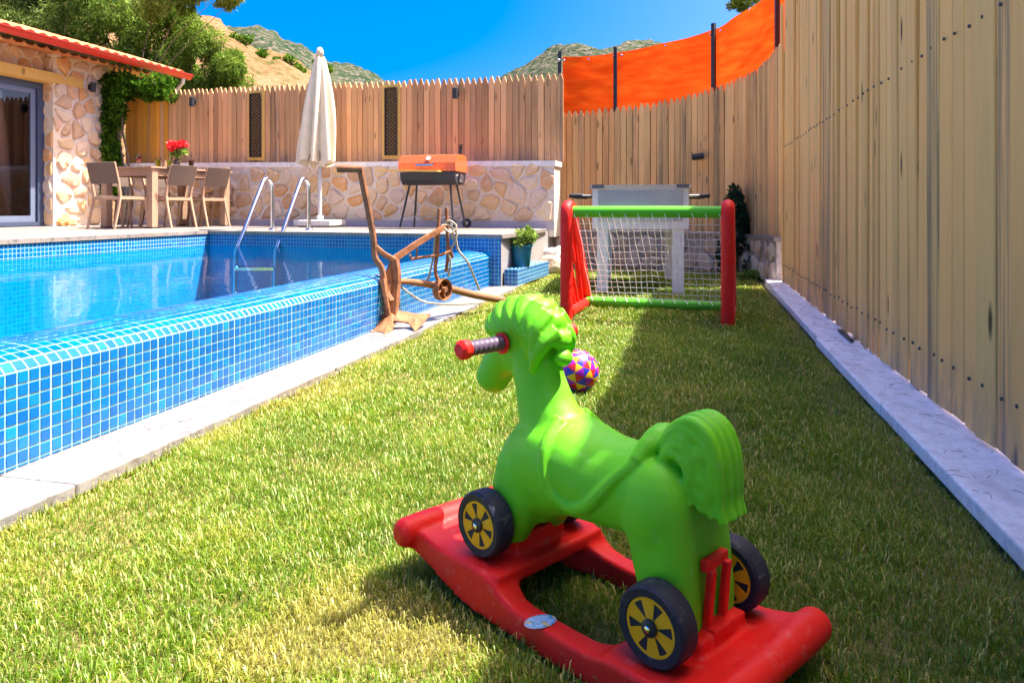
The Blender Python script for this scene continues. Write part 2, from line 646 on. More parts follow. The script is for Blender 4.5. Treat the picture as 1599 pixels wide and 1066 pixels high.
# ------------------------------------------------------------------ mesh helpers
class MB:
    def __init__(s):
        s.v = []
        s.f = []
        s.uv = {}

    def box(s, c, d, rot=None, top=None):
        """box of size d centred on c; rot: Matrix 3x3; top = (sx, sy) taper"""
        b = len(s.v)
        for z in (-0.5, 0.5):
            kx, ky = (top if (top and z > 0) else (1, 1))
            for x, y in ((-0.5, -0.5), (0.5, -0.5), (0.5, 0.5), (-0.5, 0.5)):
                p = Vector((x * d[0] * kx, y * d[1] * ky, z * d[2]))
                if rot is not None:
                    p = rot @ p
                s.v.append(p + Vector(c))
        for q in ((3, 2, 1, 0), (4, 5, 6, 7), (0, 1, 5, 4), (1, 2, 6, 5), (2, 3, 7, 6), (3, 0, 4, 7)):
            s.f.append(tuple(b + i for i in q))
        return s

    def tube(s, pts, r, n=8, caps=True, flat=1.0, up=None):
        pts = [Vector(p) for p in pts]
        rs = r if isinstance(r, (list, tuple)) else [r] * len(pts)
        b = len(s.v)
        prev = None
        for i, p in enumerate(pts):
            if i == 0:
                t = pts[1] - p
            elif i == len(pts) - 1:
                t = p - pts[i - 1]
            else:
                t = (pts[i + 1] - p).normalized() + (p - pts[i - 1]).normalized()
            t.normalize()
            if prev is None:
                u = Vector(up) if up else (Vector((0, 0, 1)) if abs(t.z) < 0.9 else Vector((1, 0, 0)))
            else:
                u = prev
            w = t.cross(u)
            w.normalize()
            u = w.cross(t)
            u.normalize()
            prev = u
            for k in range(n):
                a = 2 * math.pi * (k + 0.5) / n
                s.v.append(p + u * math.sin(a) * rs[i] + w * math.cos(a) * rs[i] * flat)
        for i in range(len(pts) - 1):
            for k in range(n):
                k2 = (k + 1) % n
                s.f.append((b + i * n + k, b + i * n + k2, b + (i + 1) * n + k2, b + (i + 1) * n + k))
        if caps:
            s.f.append(tuple(b + k for k in range(n))[::-1])
            e = b + (len(pts) - 1) * n
            s.f.append(tuple(e + k for k in range(n)))
        return s

    def lathe(s, prof, n=24, c=(0, 0, 0), M=None):
        """prof list of (radius, z)"""
        b = len(s.v)
        for (r, z) in prof:
            for k in range(n):
                a = 2 * math.pi * k / n
                p = Vector((r * math.cos(a), r * math.sin(a), z))
                if M is not None:
                    p = M @ p
                s.v.append(p + Vector(c))
        for i in range(len(prof) - 1):
            for k in range(n):
                k2 = (k + 1) % n
                s.f.append((b + i * n + k, b + i * n + k2, b + (i + 1) * n + k2, b + (i + 1) * n + k))
        s.f.append(tuple(b + k for k in range(n))[::-1])
        e = b + (len(prof) - 1) * n
        s.f.append(tuple(e + k for k in range(n)))
        return s

    def ell(s, c, r, M=None, nu=16, nv=10):
        prof = []
        b = len(s.v)
        c = Vector(c)
        for j in range(1, nv):
            th = math.pi * j / nv
            for i in range(nu):
                a = 2 * math.pi * i / nu
                p = Vector((r[0] * math.sin(th) * math.cos(a), r[1] * math.sin(th) * math.sin(a), -r[2] * math.cos(th)))
                if M is not None:
                    p = M @ p
                s.v.append(c + p)
        lo = Vector((0, 0, -r[2]))
        hi = Vector((0, 0, r[2]))
        if M is not None:
            lo, hi = M @ lo, M @ hi
        s.v.append(c + lo)
        s.v.append(c + hi)
        li = b + (nv - 1) * nu
        for j in range(nv - 2):
            for i in range(nu):
                i2 = (i + 1) % nu
                s.f.append((b + j * nu + i, b + j * nu + i2, b + (j + 1) * nu + i2, b + (j + 1) * nu + i))
        for i in range(nu):
            i2 = (i + 1) % nu
            s.f.append((li, b + i2, b + i))
            s.f.append((li + 1, b + (nv - 2) * nu + i, b + (nv - 2) * nu + i2))
        return s

    def prism(s, poly, z0, z1):
        """poly: list of (x, y) counter-clockwise; extruded z0..z1"""
        b = len(s.v)
        n = len(poly)
        for z in (z0, z1):
            for p in poly:
                s.v.append(Vector((p[0], p[1], z)))
        s.f.append(tuple(range(b, b + n))[::-1])
        s.f.append(tuple(range(b + n, b + 2 * n)))
        for i in range(n):
            j = (i + 1) % n
            s.f.append((b + i, b + j, b + n + j, b + n + i))
        return s

    def poly(s, pts, uv=None):
        b = len(s.v)
        for p in pts:
            s.v.append(Vector(p))
        s.f.append(tuple(range(b, b + len(pts))))
        if uv:
            s.uv[len(s.f) - 1] = uv
        return s

    def loft(s, rings, n=16, p=2.2):
        """rings: (x, z, half lateral, half thickness[, y]) along a path in the XZ plane"""
        b = len(s.v)
        m = len(rings)
        for i, rg in enumerate(rings):
            x, z, a_, b_ = rg[:4]
            y0 = rg[4] if len(rg) > 4 else 0.0
            i0, i1 = max(0, i - 1), min(m - 1, i + 1)
            t = Vector((rings[i1][0] - rings[i0][0], 0, rings[i1][1] - rings[i0][1])).normalized()
            nn = Vector((-t.z, 0, t.x))
            for k in range(n):
                a = 2 * math.pi * k / n
                cs, sn = math.cos(a), math.sin(a)
                cs = math.copysign(abs(cs) ** (2 / p), cs)
                sn = math.copysign(abs(sn) ** (2 / p), sn)
                s.v.append(Vector((x, y0, z)) + Vector((0, 1, 0)) * cs * a_ + nn * sn * b_)
        for i in range(m - 1):
            for k in range(n):
                k2 = (k + 1) % n
                s.f.append((b + i * n + k, b + i * n + k2, b + (i + 1) * n + k2, b + (i + 1) * n + k))
        s.f.append(tuple(b + k for k in range(n))[::-1])
        e = b + (m - 1) * n
        s.f.append(tuple(e + k for k in range(n)))
        return s

    def data(s, name, mat=None, smooth=None):
        me = bpy.data.meshes.new(name)
        me.from_pydata([tuple(v) for v in s.v], [], s.f)
        if s.uv:
            ul = me.uv_layers.new(name='UVMap')
            for pi, uvs in s.uv.items():
                for k, li in enumerate(me.polygons[pi].loop_indices):
                    ul.data[li].uv = uvs[k]
        bm = bmesh.new()
        bm.from_mesh(me)
        bmesh.ops.recalc_face_normals(bm, faces=bm.faces)
        bm.to_mesh(me)
        bm.free()
        if smooth:
            me.shade_smooth()
            if smooth is not True:
                me.set_sharp_from_angle(angle=rad(smooth))
        if mat:
            me.materials.append(mat)
        return me

    def build(s, name, mat=None, parent=None, smooth=None, loc=None, rotz=None, **props):
        o = bpy.data.objects.new(name, s.data(name, mat, smooth))
        return put(o, parent, loc, rotz, **props)


def put(o, parent=None, loc=None, rotz=None, **props):
    COL.objects.link(o)
    if parent is not None:
        o.parent = parent
    if loc is not None:
        o.location = loc
    if rotz is not None:
        o.rotation_euler = (0, 0, rotz)
    for k, v in props.items():
        o[k] = v
    return o


def thing(name, label, cat, loc=(0, 0, 0), rotz=0.0, group=None):
    o = bpy.data.objects.new(name, None)
    o.empty_display_size = 0.1
    put(o, None, loc, rotz, label=label, category=cat)
    if group:
        o['group'] = group
    return o


def inst(name, me, parent, loc=(0, 0, 0), rot=(0, 0, 0), scale=None, **props):
    o = bpy.data.objects.new(name, me)
    put(o, parent, loc, None, **props)
    o.rotation_euler = rot
    if scale:
        o.scale = scale
    return o


def copy_tree(o, parent=None):
    c = o.copy()
    COL.objects.link(c)
    c.parent = parent
    for ch in [x for x in o.children]:
        copy_tree(ch, c)
    return c


def catmull(pts, k=6):
    pts = [Vector(p) for p in pts]
    P = [pts[0] * 2 - pts[1]] + pts + [pts[-1] * 2 - pts[-2]]
    out = []
    for i in range(1, len(P) - 2):
        for j in range(k):
            t = j / k
            a, b, c, d = P[i - 1], P[i], P[i + 1], P[i + 2]
            out.append(0.5 * ((2 * b) + (c - a) * t + (2 * a - 5 * b + 4 * c - d) * t * t + (3 * b - a - 3 * c + d) * t ** 3))
    out.append(pts[-1])
    return out


def remesh(mb, voxel, smooth_it=4, factor=0.5):
    """weld overlapping closed shapes into one moulded skin"""
    me = mb.data('tmp')
    o = bpy.data.objects.new('tmp', me)
    COL.objects.link(o)
    m = o.modifiers.new('r', 'REMESH')
    m.mode = 'VOXEL'
    m.voxel_size = voxel
    m.use_smooth_shade = True
    if smooth_it:
        s = o.modifiers.new('s', 'SMOOTH')
        s.iterations = smooth_it
        s.factor = factor
    dg = bpy.context.evaluated_depsgraph_get()
    res = bpy.data.meshes.new_from_object(o.evaluated_get(dg))
    bpy.data.objects.remove(o)
    res.shade_smooth()
    return res


# ------------------------------------------------------------------ ground
ZD = 0.49           # pool deck level
ZW = 0.341          # water level
R_FACE, R_COP, R_LEFT = -1.7415, -1.495, -4.95
S_END = 6.34
R_KERB, R_FENCE = 0.625, 0.795
g = MB()
g.poly([(-900, -30, -0.9), (900, -30, -0.9), (900, 1500, -0.9), (-900, 1500, -0.9)])
g.build('ground', SOIL, kind='structure')
gm = MB()
gm.prism([L(R_COP + 0.02, -2.6)[:2], L(0.8, -2.6)[:2], L(0.8, 9.6)[:2], L(R_COP - 0.2, 9.6)[:2], L(R_COP - 0.2, 6.9)[:2], L(R_COP + 0.02, 6.5)[:2]], -0.8, -0.005)
gm.build('lawn_soil', SOIL, kind='structure')


def make_grass():
    N = [(0.45, 2.2, 250000, 0.0009, 0.021), (2.2, 4.4, 140000, 0.0014, 0.024), (4.4, 8.4, 95000, 0.0025, 0.029)]
    VS, TS = [], []
    rng = np.random.default_rng(3)
    for (s0, s1, n, w, ln) in N:
        r = rng.uniform(R_COP - 0.012, R_KERB + 0.004, n)
        s = rng.uniform(s0, s1, n)
        if s1 > 8:
            ext = rng.random(n) < 0.10
            r[ext] = rng.uniform(R_COP - 0.25, R_COP + 0.1, ext.sum())
            s[ext] = rng.uniform(7.0, 8.4, ext.sum())
        # patchiness from layered sines
        pn = (np.sin(r * 7.3 + 1.3 * np.sin(s * 3.1)) * np.cos(s * 5.9 + 1.7 * np.sin(r * 4.3)) + 0.6 * np.sin(r * 19 + s * 13 + 2 * np.sin(s * 7)) * np.cos(s * 17 - r * 11)
              + 0.5 * np.sin(r * 41 + 3 * np.sin(s * 19)) * np.cos(s * 37 + 2 * np.sin(r * 23)))
        keep = rng.random(n) < np.clip(0.93 + 0.25 * pn, 0.5, 1)
        r, s, pn = r[keep], s[keep], pn[keep]
        n = len(r)
        x = r * B.x + s * A.x
        y = r * B.y + s * A.y
        edge = np.minimum(r - R_COP, R_KERB - r)
        dry = np.clip(0.30 - edge, 0, 0.3) / 0.3
        dry = dry ** 2 * 0.75
        # worn dry patches
        for (px, py, rr, am) in ((560, 965, 0.13, 1.2), (440, 1020, 0.13, 0.9), (650, 1000, .10, .9), (560, 600, 0.22, 0.45), (500, 620, 0.2, 0.4), (1100, 610, 0.12, 0.4), (250, 800, 0.2, 0.3), (700, 1000, 0.1, 0.45), (930, 500, .3, .3), (60, 900, .15, .5)):
            c = G(px, py)
            dd = np.hypot(x - c.x, y - c.y) / rr
            dry += am * np.exp(-dd ** 2 * 1.5)
        rs = np.random.default_rng(99)
        for _ in range(150):
            c = L(rs.uniform(R_COP, R_KERB), rs.uniform(0.7, 7))
            if rs.random() < 0.5:
                c = L(rs.uniform(R_COP, R_KERB), rs.uniform(0.7, 3.0))
            rr = rs.uniform(0.025, 0.11)
            am = rs.uniform(-0.45, 0.5)
            dry += am * np.exp(-(((x - c.x) ** 2 + (y - c.y) ** 2) / rr ** 2) ** 0.8)
        length = ln * rng.uniform(0.45, 1.25, n) * (1 + 0.38 * pn) * (1 - 0.55 * np.clip(dry, -0.6, 1))
        tall = rng.random(n) < 0.012
        length[tall] *= 1.5
        rim = ((edge < 0.025) & (np.sin(s * 11) + np.sin(s * 27 + 1) > 0.5))
        length[rim] *= 1.9
        th = rng.uniform(0, 2 * np.pi, n)
        lean = rng.uniform(0.3, 1.45, n)
        flat = rng.random(n) < 0.22
        lean[flat] = rng.uniform(1.3, 1.9, flat.sum())
        dx, dy = np.cos(th), np.sin(th)
        # blade: base pair, mid pair, tip
        wd = w * rng.uniform(0.6, 1.35, n)
        px_, py_ = -dy, dx
        l1 = length * 0.55
        l2 = length
        a1 = lean * 0.55
        a2 = lean
        mx = x + dx * np.sin(a1) * l1
        my = y + dy * np.sin(a1) * l1
        mz = np.maximum(np.cos(a1) * l1, 0.003)
        tx = mx + dx * np.sin(a2) * l2 * 0.5
        ty = my + dy * np.sin(a2) * l2 * 0.5
        tz = np.maximum(mz + np.cos(a2) * l2 * 0.5, 0.002)
        z0 = np.full(n, -0.006)
        lift = flat * rng.uniform(0.0, 0.02, n)
        P = np.stack([np.stack([x - px_ * wd, y - py_ * wd, z0 + lift], 1), np.stack([x + px_ * wd, y + py_ * wd, z0 + lift], 1),
                      np.stack([mx + px_ * wd * 0.85, my + py_ * wd * 0.85, mz + lift], 1), np.stack([mx - px_ * wd * 0.85, my - py_ * wd * 0.85, mz + lift], 1),
                      np.stack([tx, ty, tz + lift], 1)], 1)
        VS.append(P)
        tint = np.clip(0.31 + 0.20 * pn + rng.normal(0, 0.14, n) + dry * 0.55, 0.0, 0.86)
        straw = rng.random(n) < (0.035 + 0.35 * np.clip(dry, 0, 1))
        tint[straw] = rng.uniform(0.85, 1.0, straw.sum())
        straw2 = flat & (rng.random(n) < 0.35)
        tint[straw2] = rng.uniform(0.8, 1.0, straw2.sum())
        TS.append(tint)
    P = np.concatenate(VS)
    T = np.concatenate(TS)
    n = len(P)
    me = bpy.data.meshes.new('grass')
    me.vertices.add(n * 5)
    me.vertices.foreach_set('co', P.reshape(-1).astype(np.float32))
    base = np.arange(n, dtype=np.int32)[:, None] * 5
    loops = np.concatenate([base + np.array([0, 1, 2, 3]), base + np.array([3, 2, 4])], 1).reshape(-1)
    me.loops.add(len(loops))
    me.loops.foreach_set('vertex_index', loops.astype(np.int32))
    me.polygons.add(n * 2)
    ls = (np.arange(n)[:, None] * 7 + np.array([0, 4])).reshape(-1)
    me.polygons.foreach_set('loop_start', ls.astype(np.int32))
    me.update(calc_edges=True)
    ca = me.color_attributes.new('tint', 'FLOAT_COLOR', 'POINT')
    col = np.ones((n, 5, 4), np.float32)
    col[:, :, 0] = T[:, None]
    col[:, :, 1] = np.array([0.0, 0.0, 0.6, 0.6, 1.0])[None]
    ca.data.foreach_set('color', col.reshape(-1))
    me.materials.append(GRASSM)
    o = bpy.data.objects.new('grass', me)
    put(o, None, kind='stuff', label='short sunlit lawn grass with dry straw patches beside the pool', category='grass')


make_grass()

# marble coping beside the pool wall, slab by slab
cop = MB()
cop.prism([L(R_FACE - 0.1, 0.2)[:2], L(R_COP - 0.02, 0.2)[:2], L(R_COP - 0.02, 8.0)[:2], L(R_FACE - 0.1, 8.0)[:2]], -0.3, -0.005)
cop_o = cop.build('pool_coping', MORTAR, kind='structure')
edges = [0.15, 1.52, 2.9, 4.1, 5.35, 6.6, 8.02]
for i in range(len(edges) - 1):
    m = MB()
    d = 0.0016
    r1 = R_COP + random.uniform(-0.003, 0.003)
    m.prism([L(R_FACE - 0.06, edges[i] + d)[:2], L(r1 - 0.006, edges[i] + d)[:2], L(r1, edges[i] + d + 0.006)[:2], L(r1, edges[i + 1] - d - 0.004)[:2], L(r1 - 0.006, edges[i + 1] - d)[:2], L(R_FACE - 0.06, edges[i + 1] - d)[:2]], -0.005, 0.030)
    o = m.build('slab', MARBLE, cop_o)
    bv = o.modifiers.new('bevel', 'BEVEL')
    bv.width = 0.004
    bv.segments = 2
    bv.limit_method = 'ANGLE'
m = MB()   # short return of coping behind the overflow basin
m.prism([L(R_FACE - 0.06, 8.024)[:2], L(R_COP, 8.024)[:2], L(R_COP, 8.25)[:2], L(R_FACE - 0.06, 8.25)[:2]], -0.005, 0.030)
m.build('slab', MARBLE, cop_o)

# kerb on the right under the fence
kb = MB()
kb.prism([L(R_KERB + 0.02, -2.5)[:2], L(1.0, -2.5)[:2], L(1.0, 7.25)[:2], L(R_KERB + 0.05, 7.25)[:2]], -0.3, 0.02)
kerb = kb.build('kerb', KERBM, kind='structure')
ks = [-2.5, -1.2, 0.1, 1.4, 2.7, 4.0, 5.3, 6.3, 7.22]
for i in range(len(ks) - 1):
    m = MB()
    jr = random.uniform(-0.004, 0.004)
    w0 = 0.0 if i < 5 else 0.012 * (i - 4)
    m.prism([L(R_KERB + jr + w0, ks[i] + .001)[:2], L(0.99, ks[i] + .001)[:2], L(0.99, ks[i + 1] - .001)[:2], L(R_KERB + jr + w0 + (0.012 if i > 4 else 0), ks[i + 1] - .001)[:2]], 0.018, 0.062)
    o = m.build('kerb_stone', KERBM, kerb)
    bv = o.modifiers.new('bevel', 'BEVEL')
    bv.width = 0.006
    bv.segments = 2

# ------------------------------------------------------------------ pool
pool = thing('swimming_pool', 'blue mosaic swimming pool with rounded overflow wall beside the lawn', 'pool')
prof = [(-1.7415, 0.030), (-1.7415, 0.287), (-1.7665, 0.312), (-1.8000, 0.325), (-1.8350, 0.3325), (-1.8702, 0.3365), (-1.9055, 0.3395), (-1.9408, 0.341), (-1.976, 0.339), (-2.010, 0.330), (-2.04, 0.312)]
body = MB()
pts0 = [(-1.7415, -0.25)] + prof[1:] + [(-2.10, 0.2), (-2.12, -1.25), (-1.8, -1.25)]
s0, s1 = -0.4, S_END + 0.02
bb = len(body.v)
for s_ in (s0, s1):
    for (r_, z_) in pts0:
        body.v.append(L(r_, s_, z_))
n_ = len(pts0)
for i in range(n_):
    j = (i + 1) % n_
    body.f.append((i, j, n_ + j, n_ + i))
body.f.append(tuple(range(n_)))
body.f.append(tuple(range(n_, 2 * n_))[::-1])
body.build('overflow_wall', GROUT, pool)

# the rows of the wall: (centre r, centre z, tilt angle of the outward normal, row height)
rows = []
z = 0.287
while z - PITCH > 0.03:
    rows.append((-1.7415, z - PITCH / 2, 0.0, PITCH))
    z -= PITCH
rows.append((-1.7415, (z + 0.03) / 2, 0.0, z - 0.03))
for i in range(1, len(prof) - 1):
    (ra, za), (rb, zb) = prof[i], prof[i + 1]
    ang = math.atan2(-(rb - ra), zb - za)      # outward normal elevation: vertical face 0, flat top 90
    rows.append(((ra + rb) / 2, (za + zb) / 2, ang, math.hypot(rb - ra, zb - za)))


def tile_mesh(hh):
    m = MB()
    w = PITCH * 0.425
    h_ = max(hh / 2 - PITCH * 0.07, 0.002)
    t0, t1, c = -0.0005, 0.0022, 0.0016
    for (x_, k) in ((t0, 0.0), (t1 - 0.0008, 0.0), (t1, c)):
        for sy, sz in ((-1, -1), (1, -1), (1, 1), (-1, 1)):
            m.v.append(Vector((x_, sy * (w - k), sz * (h_ - min(k, h_ * 0.5)))))
    m.f += [(8, 9, 10, 11)]
    for b in (0, 4):
        for i in range(4):
            j = (i + 1) % 4
            m.f.append((b + i, b + j, b + 4 + j, b + 4 + i))
    return m


tmeshes = {}
tiles = []
ncol = int((S_END - s0) / PITCH)
for ri, (r_, z_, ang, hh) in enumerate(rows):
    key = round(hh, 4)
    if key not in tmeshes:
        tm = tile_mesh(hh)
        tmeshes[key] = (tm, tm.data('tile', TILEM))
    for ci in range(ncol):
        s_ = S_END - (ci + 0.5) * PITCH + 0.0022 * ((ci % 12) / 11 - 0.5)
        p = L(r_, s_, z_)
        if p.y < 0.6:
            continue
        px = CX + p.x / p.y * F
        py = HY + (H - p.z) / p.y * F
        vis = -8 < px < 1600 and ri < 11
        size = F / p.y * min(hh, PITCH) * (1 if ri < 9 else 0.5)
        tiles.append((size if vis else -1, p, ang, key))
tiles.sort(key=lambda t: -t[0])
rest = MB()
for i, (sz, p, ang, key) in enumerate(tiles):
    if i < 300:
        o = bpy.data.objects.new('tile', tmeshes[key][1])
        put(o, pool)
        o.location = p
        o.rotation_euler = (random.gauss(0, 0.006), -ang + random.gauss(0, 0.012), ROT + random.gauss(0, 0.01))
    else:
        M = Matrix.Rotation(ROT + random.gauss(0, 0.01), 3, 'Z') @ Matrix.Rotation(-ang + random.gauss(0, 0.012), 3, 'Y')
        tm = tmeshes[key][0]
        b = len(rest.v)
        rest.v += [M @ v + p for v in tm.v]
        rest.f += [tuple(b + k for k in f) for f in tm.f]
rest.build('far_tiles', TILEM, pool, kind='stuff')

# basin: back and left walls, floor, and the end wall of the overflow channel
P1 = L(R_LEFT, 6.72)
P2 = L(R_FACE + 0.0, 6.30)
PL0 = L(R_LEFT, -0.4)
bs = MB()


def wallq(m, a, b, z0, z1):
    ln = (Vector(b) - Vector(a)).length
    m.poly([(a[0], a[1], z0), (b[0], b[1], z0), (b[0], b[1], z1), (a[0], a[1], z1)], [(0, z0 - ZD), (ln, z0 - ZD), (ln, z1 - ZD), (0, z1 - ZD)])


ZT = ZD - 0.035
_o = B * 0.008 - A * 0.008
wallq(bs, PL0 + _o, P1 + _o, ZW - 0.005, ZT)
wallq(bs, P1 + _o, P2 + _o, ZW - 0.005, ZT)
bf_ = MB()
wallq(bf_, PL0 + _o, P1 + _o, -1.2, ZW - 0.005)
wallq(bf_, P1 + _o, P2 + _o, -1.2, ZW - 0.005)
P3 = L(R_FACE - 0.03, 8.0)
wallq(bs, P2 + _o, P2 + B * 0.10 - A * 0.008, -0.2, ZT)
q = [PL0, L(-2.05, -0.4), L(-2.05, 6.34), P1]
bf_.poly([(v.x, v.y, -1.2) for v in q], [(v.x, v.y) for v in q])
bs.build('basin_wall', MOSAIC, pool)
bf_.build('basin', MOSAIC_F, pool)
wt = MB()
a1, a2 = L(R_LEFT - 0.0, -0.4), L(-1.955, -0.4)
b1, b2 = P1 + Vector((0, 0.01, 0)), L(-1.955, 6.36)
wt.poly([(a1.x, a1.y, ZW), (a2.x, a2.y, ZW), (b2.x, b2.y, ZW), (b1.x, b1.y, ZW)])
wt.build('water', WATER, kind='structure')

# deck: slab paving round the back and left of the pool
deckpoly = [L(-9.6, -0.4), PL0, P1 + Vector((0, 0, 0)), P2, P2 + B * 0.10, L(R_FACE + 0.11, 8.35), L(-1.6, 9.2), L(-9.6, 9.8)]
dk = MB()
dk.prism([(p.x, p.y) for p in deckpoly][::1], -0.8, ZD - 0.036)
dk.build('deck', STUCCO, kind='structure')
deck = bpy.data.objects['deck']


def deckslab(poly, name='slab'):
    m = MB()
    m.prism([(p.x, p.y) for p in poly], ZD - 0.034, ZD)
    return m.build(name, DECKM, deck)


ov = 0.02
e1 = (P2 - P1).normalized()
nrm = Vector((e1.y, -e1.x, 0))
nb = 6
for i in range(nb):      # edging slabs along the back of the pool
    a = P1 + (P2 + B * 0.12 - P1) * (i / nb)
    b = P1 + (P2 + B * 0.12 - P1) * ((i + 1) / nb)
    a2_, b2_ = a - nrm * 0.4, b - nrm * 0.4
    deckslab([a + nrm * ov + e1 * 0.0015, b + nrm * ov - e1 * 0.0015, b2_ - e1 * 0.0015, a2_ + e1 * 0.0015])
for i in range(6):      # along the left of the pool
    sa, sb = -0.3 + i * 1.172, -0.3 + (i + 1) * 1.172
    deckslab([L(R_LEFT + ov, sa + .0015), L(R_LEFT + ov, sb - .0015), L(R_LEFT - 0.4, sb - .0015), L(R_LEFT - 0.4, sa + .0015)][::-1])
rb0 = MB()   # remaining paving in larger fields
f1 = [L(-9.6, -0.3), L(R_LEFT - 0.403, -0.3), L(R_LEFT - 0.403, 9.6), L(-9.6, 9.6)]
deckslab(f1)
c1_ = P1 - nrm * 0.403
c2_ = P2 + B * 0.12 - nrm * 0.403
for i in range(4):
    a = c1_ + (c2_ - c1_) * (i / 4)
    b = c1_ + (c2_ - c1_) * ((i + 1) / 4)
    if i == 0:
        a = Vector(L(R_LEFT - 0.40, 7.12))
    deckslab([a + e1 * .0015, b - e1 * .0015, Vector((0, 0, 0)) + b + A * 1.9 - e1 * .0015, a + A * 1.9 + e1 * .0015] if i < 3 else
             [a + e1 * .0015, b, L(R_FACE + 0.13, 8.30), a + A * 1.9 + e1 * .0015])

# low tiled basin block at the end of the coping, carries the plant pot
tb = MB()
c0 = L(R_FACE + 0.125, 6.36)
for (z0, z1) in ((0.03, 0.175),):
    q = [L(R_FACE + 0.115, 6.36), L(R_FACE + 0.235, 6.36), L(R_FACE + 0.30, 7.5), L(R_FACE + 0.115, 7.5)]
    for i in range(4):
        wallq(tb, q[i], q[(i + 1) % 4], z0, z1)
    tb.poly([(v.x, v.y, z1) for v in q], [(v.x, v.y) for v in q])
tb.build('tiled_plinth', MOSAIC, None, label='small blue tiled plinth at the pool corner under the potted plant', category='plinth')


# ------------------------------------------------------------------ rubble stone facing (each stone a piece)
def clip(poly, p, n):
    out = []
    for i in range(len(poly)):
        a, b = poly[i], poly[(i + 1) % len(poly)]
        da = (a[0] - p[0]) * n[0] + (a[1] - p[1]) * n[1]
        db = (b[0] - p[0]) * n[0] + (b[1] - p[1]) * n[1]
        if da <= 0:
            out.append(a)
        if (da < 0 < db) or (db < 0 < da):
            t = da / (da - db)
            out.append((a[0] + (b[0] - a[0]) * t, a[1] + (b[1] - a[1]) * t))
    return out


def stones(w, h, cw, ch, gap, seed, jit=0.32, block=None):
    rng = random.Random(seed)
    sites = []
    ny = max(1, round(h / ch))
    for j in range(-1, ny + 1):
        nx = max(1, round(w / cw))
        for i in range(-1, nx + 1):
            sites.append(((i + 0.5 + (0.5 if j % 2 else 0) + rng.uniform(-jit, jit)) * w / nx, (j + 0.5 + rng.uniform(-jit, jit)) * h / ny))
    res = []
    for k, s in enumerate(sites):
        if not (0.02 * w < s[0] < 0.99 * w and 0.02 < s[1] < h * 0.99):
            continue
        poly = [(0, 0), (w, 0), (w, h), (0, h)]
        for q in sites:
            if q is s:
                continue
            dx, dy = q[0] - s[0], q[1] - s[1]
            dd = math.hypot(dx, dy)
            if dd > 4 * max(cw, ch):
                continue
            gg = gap * rng.uniform(0.6, 1.5)
            mid = (s[0] + dx / 2 - dx / dd * gg / 2, s[1] + dy / 2 - dy / dd * gg / 2)
            poly = clip(poly, mid, (dx / dd, dy / dd))
            if len(poly) < 3:
                break
        if len(poly) < 3:
            continue
        for _ in range(1 + (rng.random() < 0.45)):
            q = []
            for i in range(len(poly)):
                a, b = poly[i], poly[(i + 1) % len(poly)]
                f = rng.uniform(0.12, 0.28)
                q.append((a[0] * (1 - f) + b[0] * f, a[1] * (1 - f) + b[1] * f))
                q.append((a[0] * f + b[0] * (1 - f), a[1] * f + b[1] * (1 - f)))
            poly = q
        # thin to ~12 points with small wobble
        if len(poly) > 14:
            poly = poly[::2]
        cx = sum(p[0] for p in poly) / len(poly)
        cy = sum(p[1] for p in poly) / len(poly)
        area = 0.5 * abs(sum(poly[i][0] * poly[(i + 1) % len(poly)][1] - poly[(i + 1) % len(poly)][0] * poly[i][1] for i in range(len(poly))))
        if area < cw * ch * 0.12:
            continue
        poly = [(cx + (p[0] - cx) * rng.uniform(0.86, 1.06), cy + (p[1] - cy) * rng.uniform(0.86, 1.06)) for p in poly]
        if block and block(cx, cy):
            continue
        poly = [(cx + (p[0] - cx) * (1 + 0.10 * noise.noise(Vector((p[0] * 22, p[1] * 22, seed)))), cy + (p[1] - cy) * (1 + 0.10 * noise.noise(Vector((p[0] * 22, p[1] * 22, seed + 9))))) for p in poly]
        res.append((cx, cy, poly))
    return res


def lay_stones(parent, origin, du, w, h, cw, ch, gap, seed, mat, proud=0.02, ztop=None, jit=0.32, block=None, nm='stone'):
    """origin = world point of lower left; du = unit vector along the wall; stones face du x z"""
    du = Vector(du).normalized()
    nn = Vector((du.y, -du.x, 0))
    rng = random.Random(seed + 5)
    rz = math.atan2(du.y, du.x)
    for (cx, cy, poly) in stones(w, h, cw, ch, gap, seed, jit, block):
        m = MB()
        n = len(poly)
        pr = proud * rng.uniform(0.6, 1.3)
        for (k, d) in ((1.0, 0.01), (0.97, -pr * 0.55), (0.80, -pr), ):
            for p in poly:
                m.v.append(Vector(((p[0] - cx) * k, d + (rng.uniform(-.3, .3) * pr if k < 1 else 0), (p[1] - cy) * k)))
        m.v.append(Vector((0, -pr * 1.12, 0)))
        for b in (0, n):
            for i in range(n):
                j = (i + 1) % n
                m.f.append((b + i, b + j, b + n + j, b + n + i))
        for i in range(n):
            m.f.append((2 * n + i, 2 * n + (i + 1) % n, 3 * n))
        sk = 1.0
        zz = cy
        if ztop:
            zz = cy * ztop(cx)
        o = m.build(nm, mat, parent, smooth=28)
        o.location = Vector(origin) + du * cx + Vector((0, 0, zz))
        o.rotation_euler = (0, 0, rz)


# back stone wall behind the deck
W1, W2 = D(183, 10.72), D(866, 8.60)
wdir = (W2 - W1).normalized()
wn_v = Vector((wdir.y, -wdir.x, 0))
wlen = (W2 - W1).length
ztL, ztR = 1.385, 1.285
bw = thing('stone_wall', 'low rubble stone wall with flat cap running behind the grill and umbrella', 'stone wall')


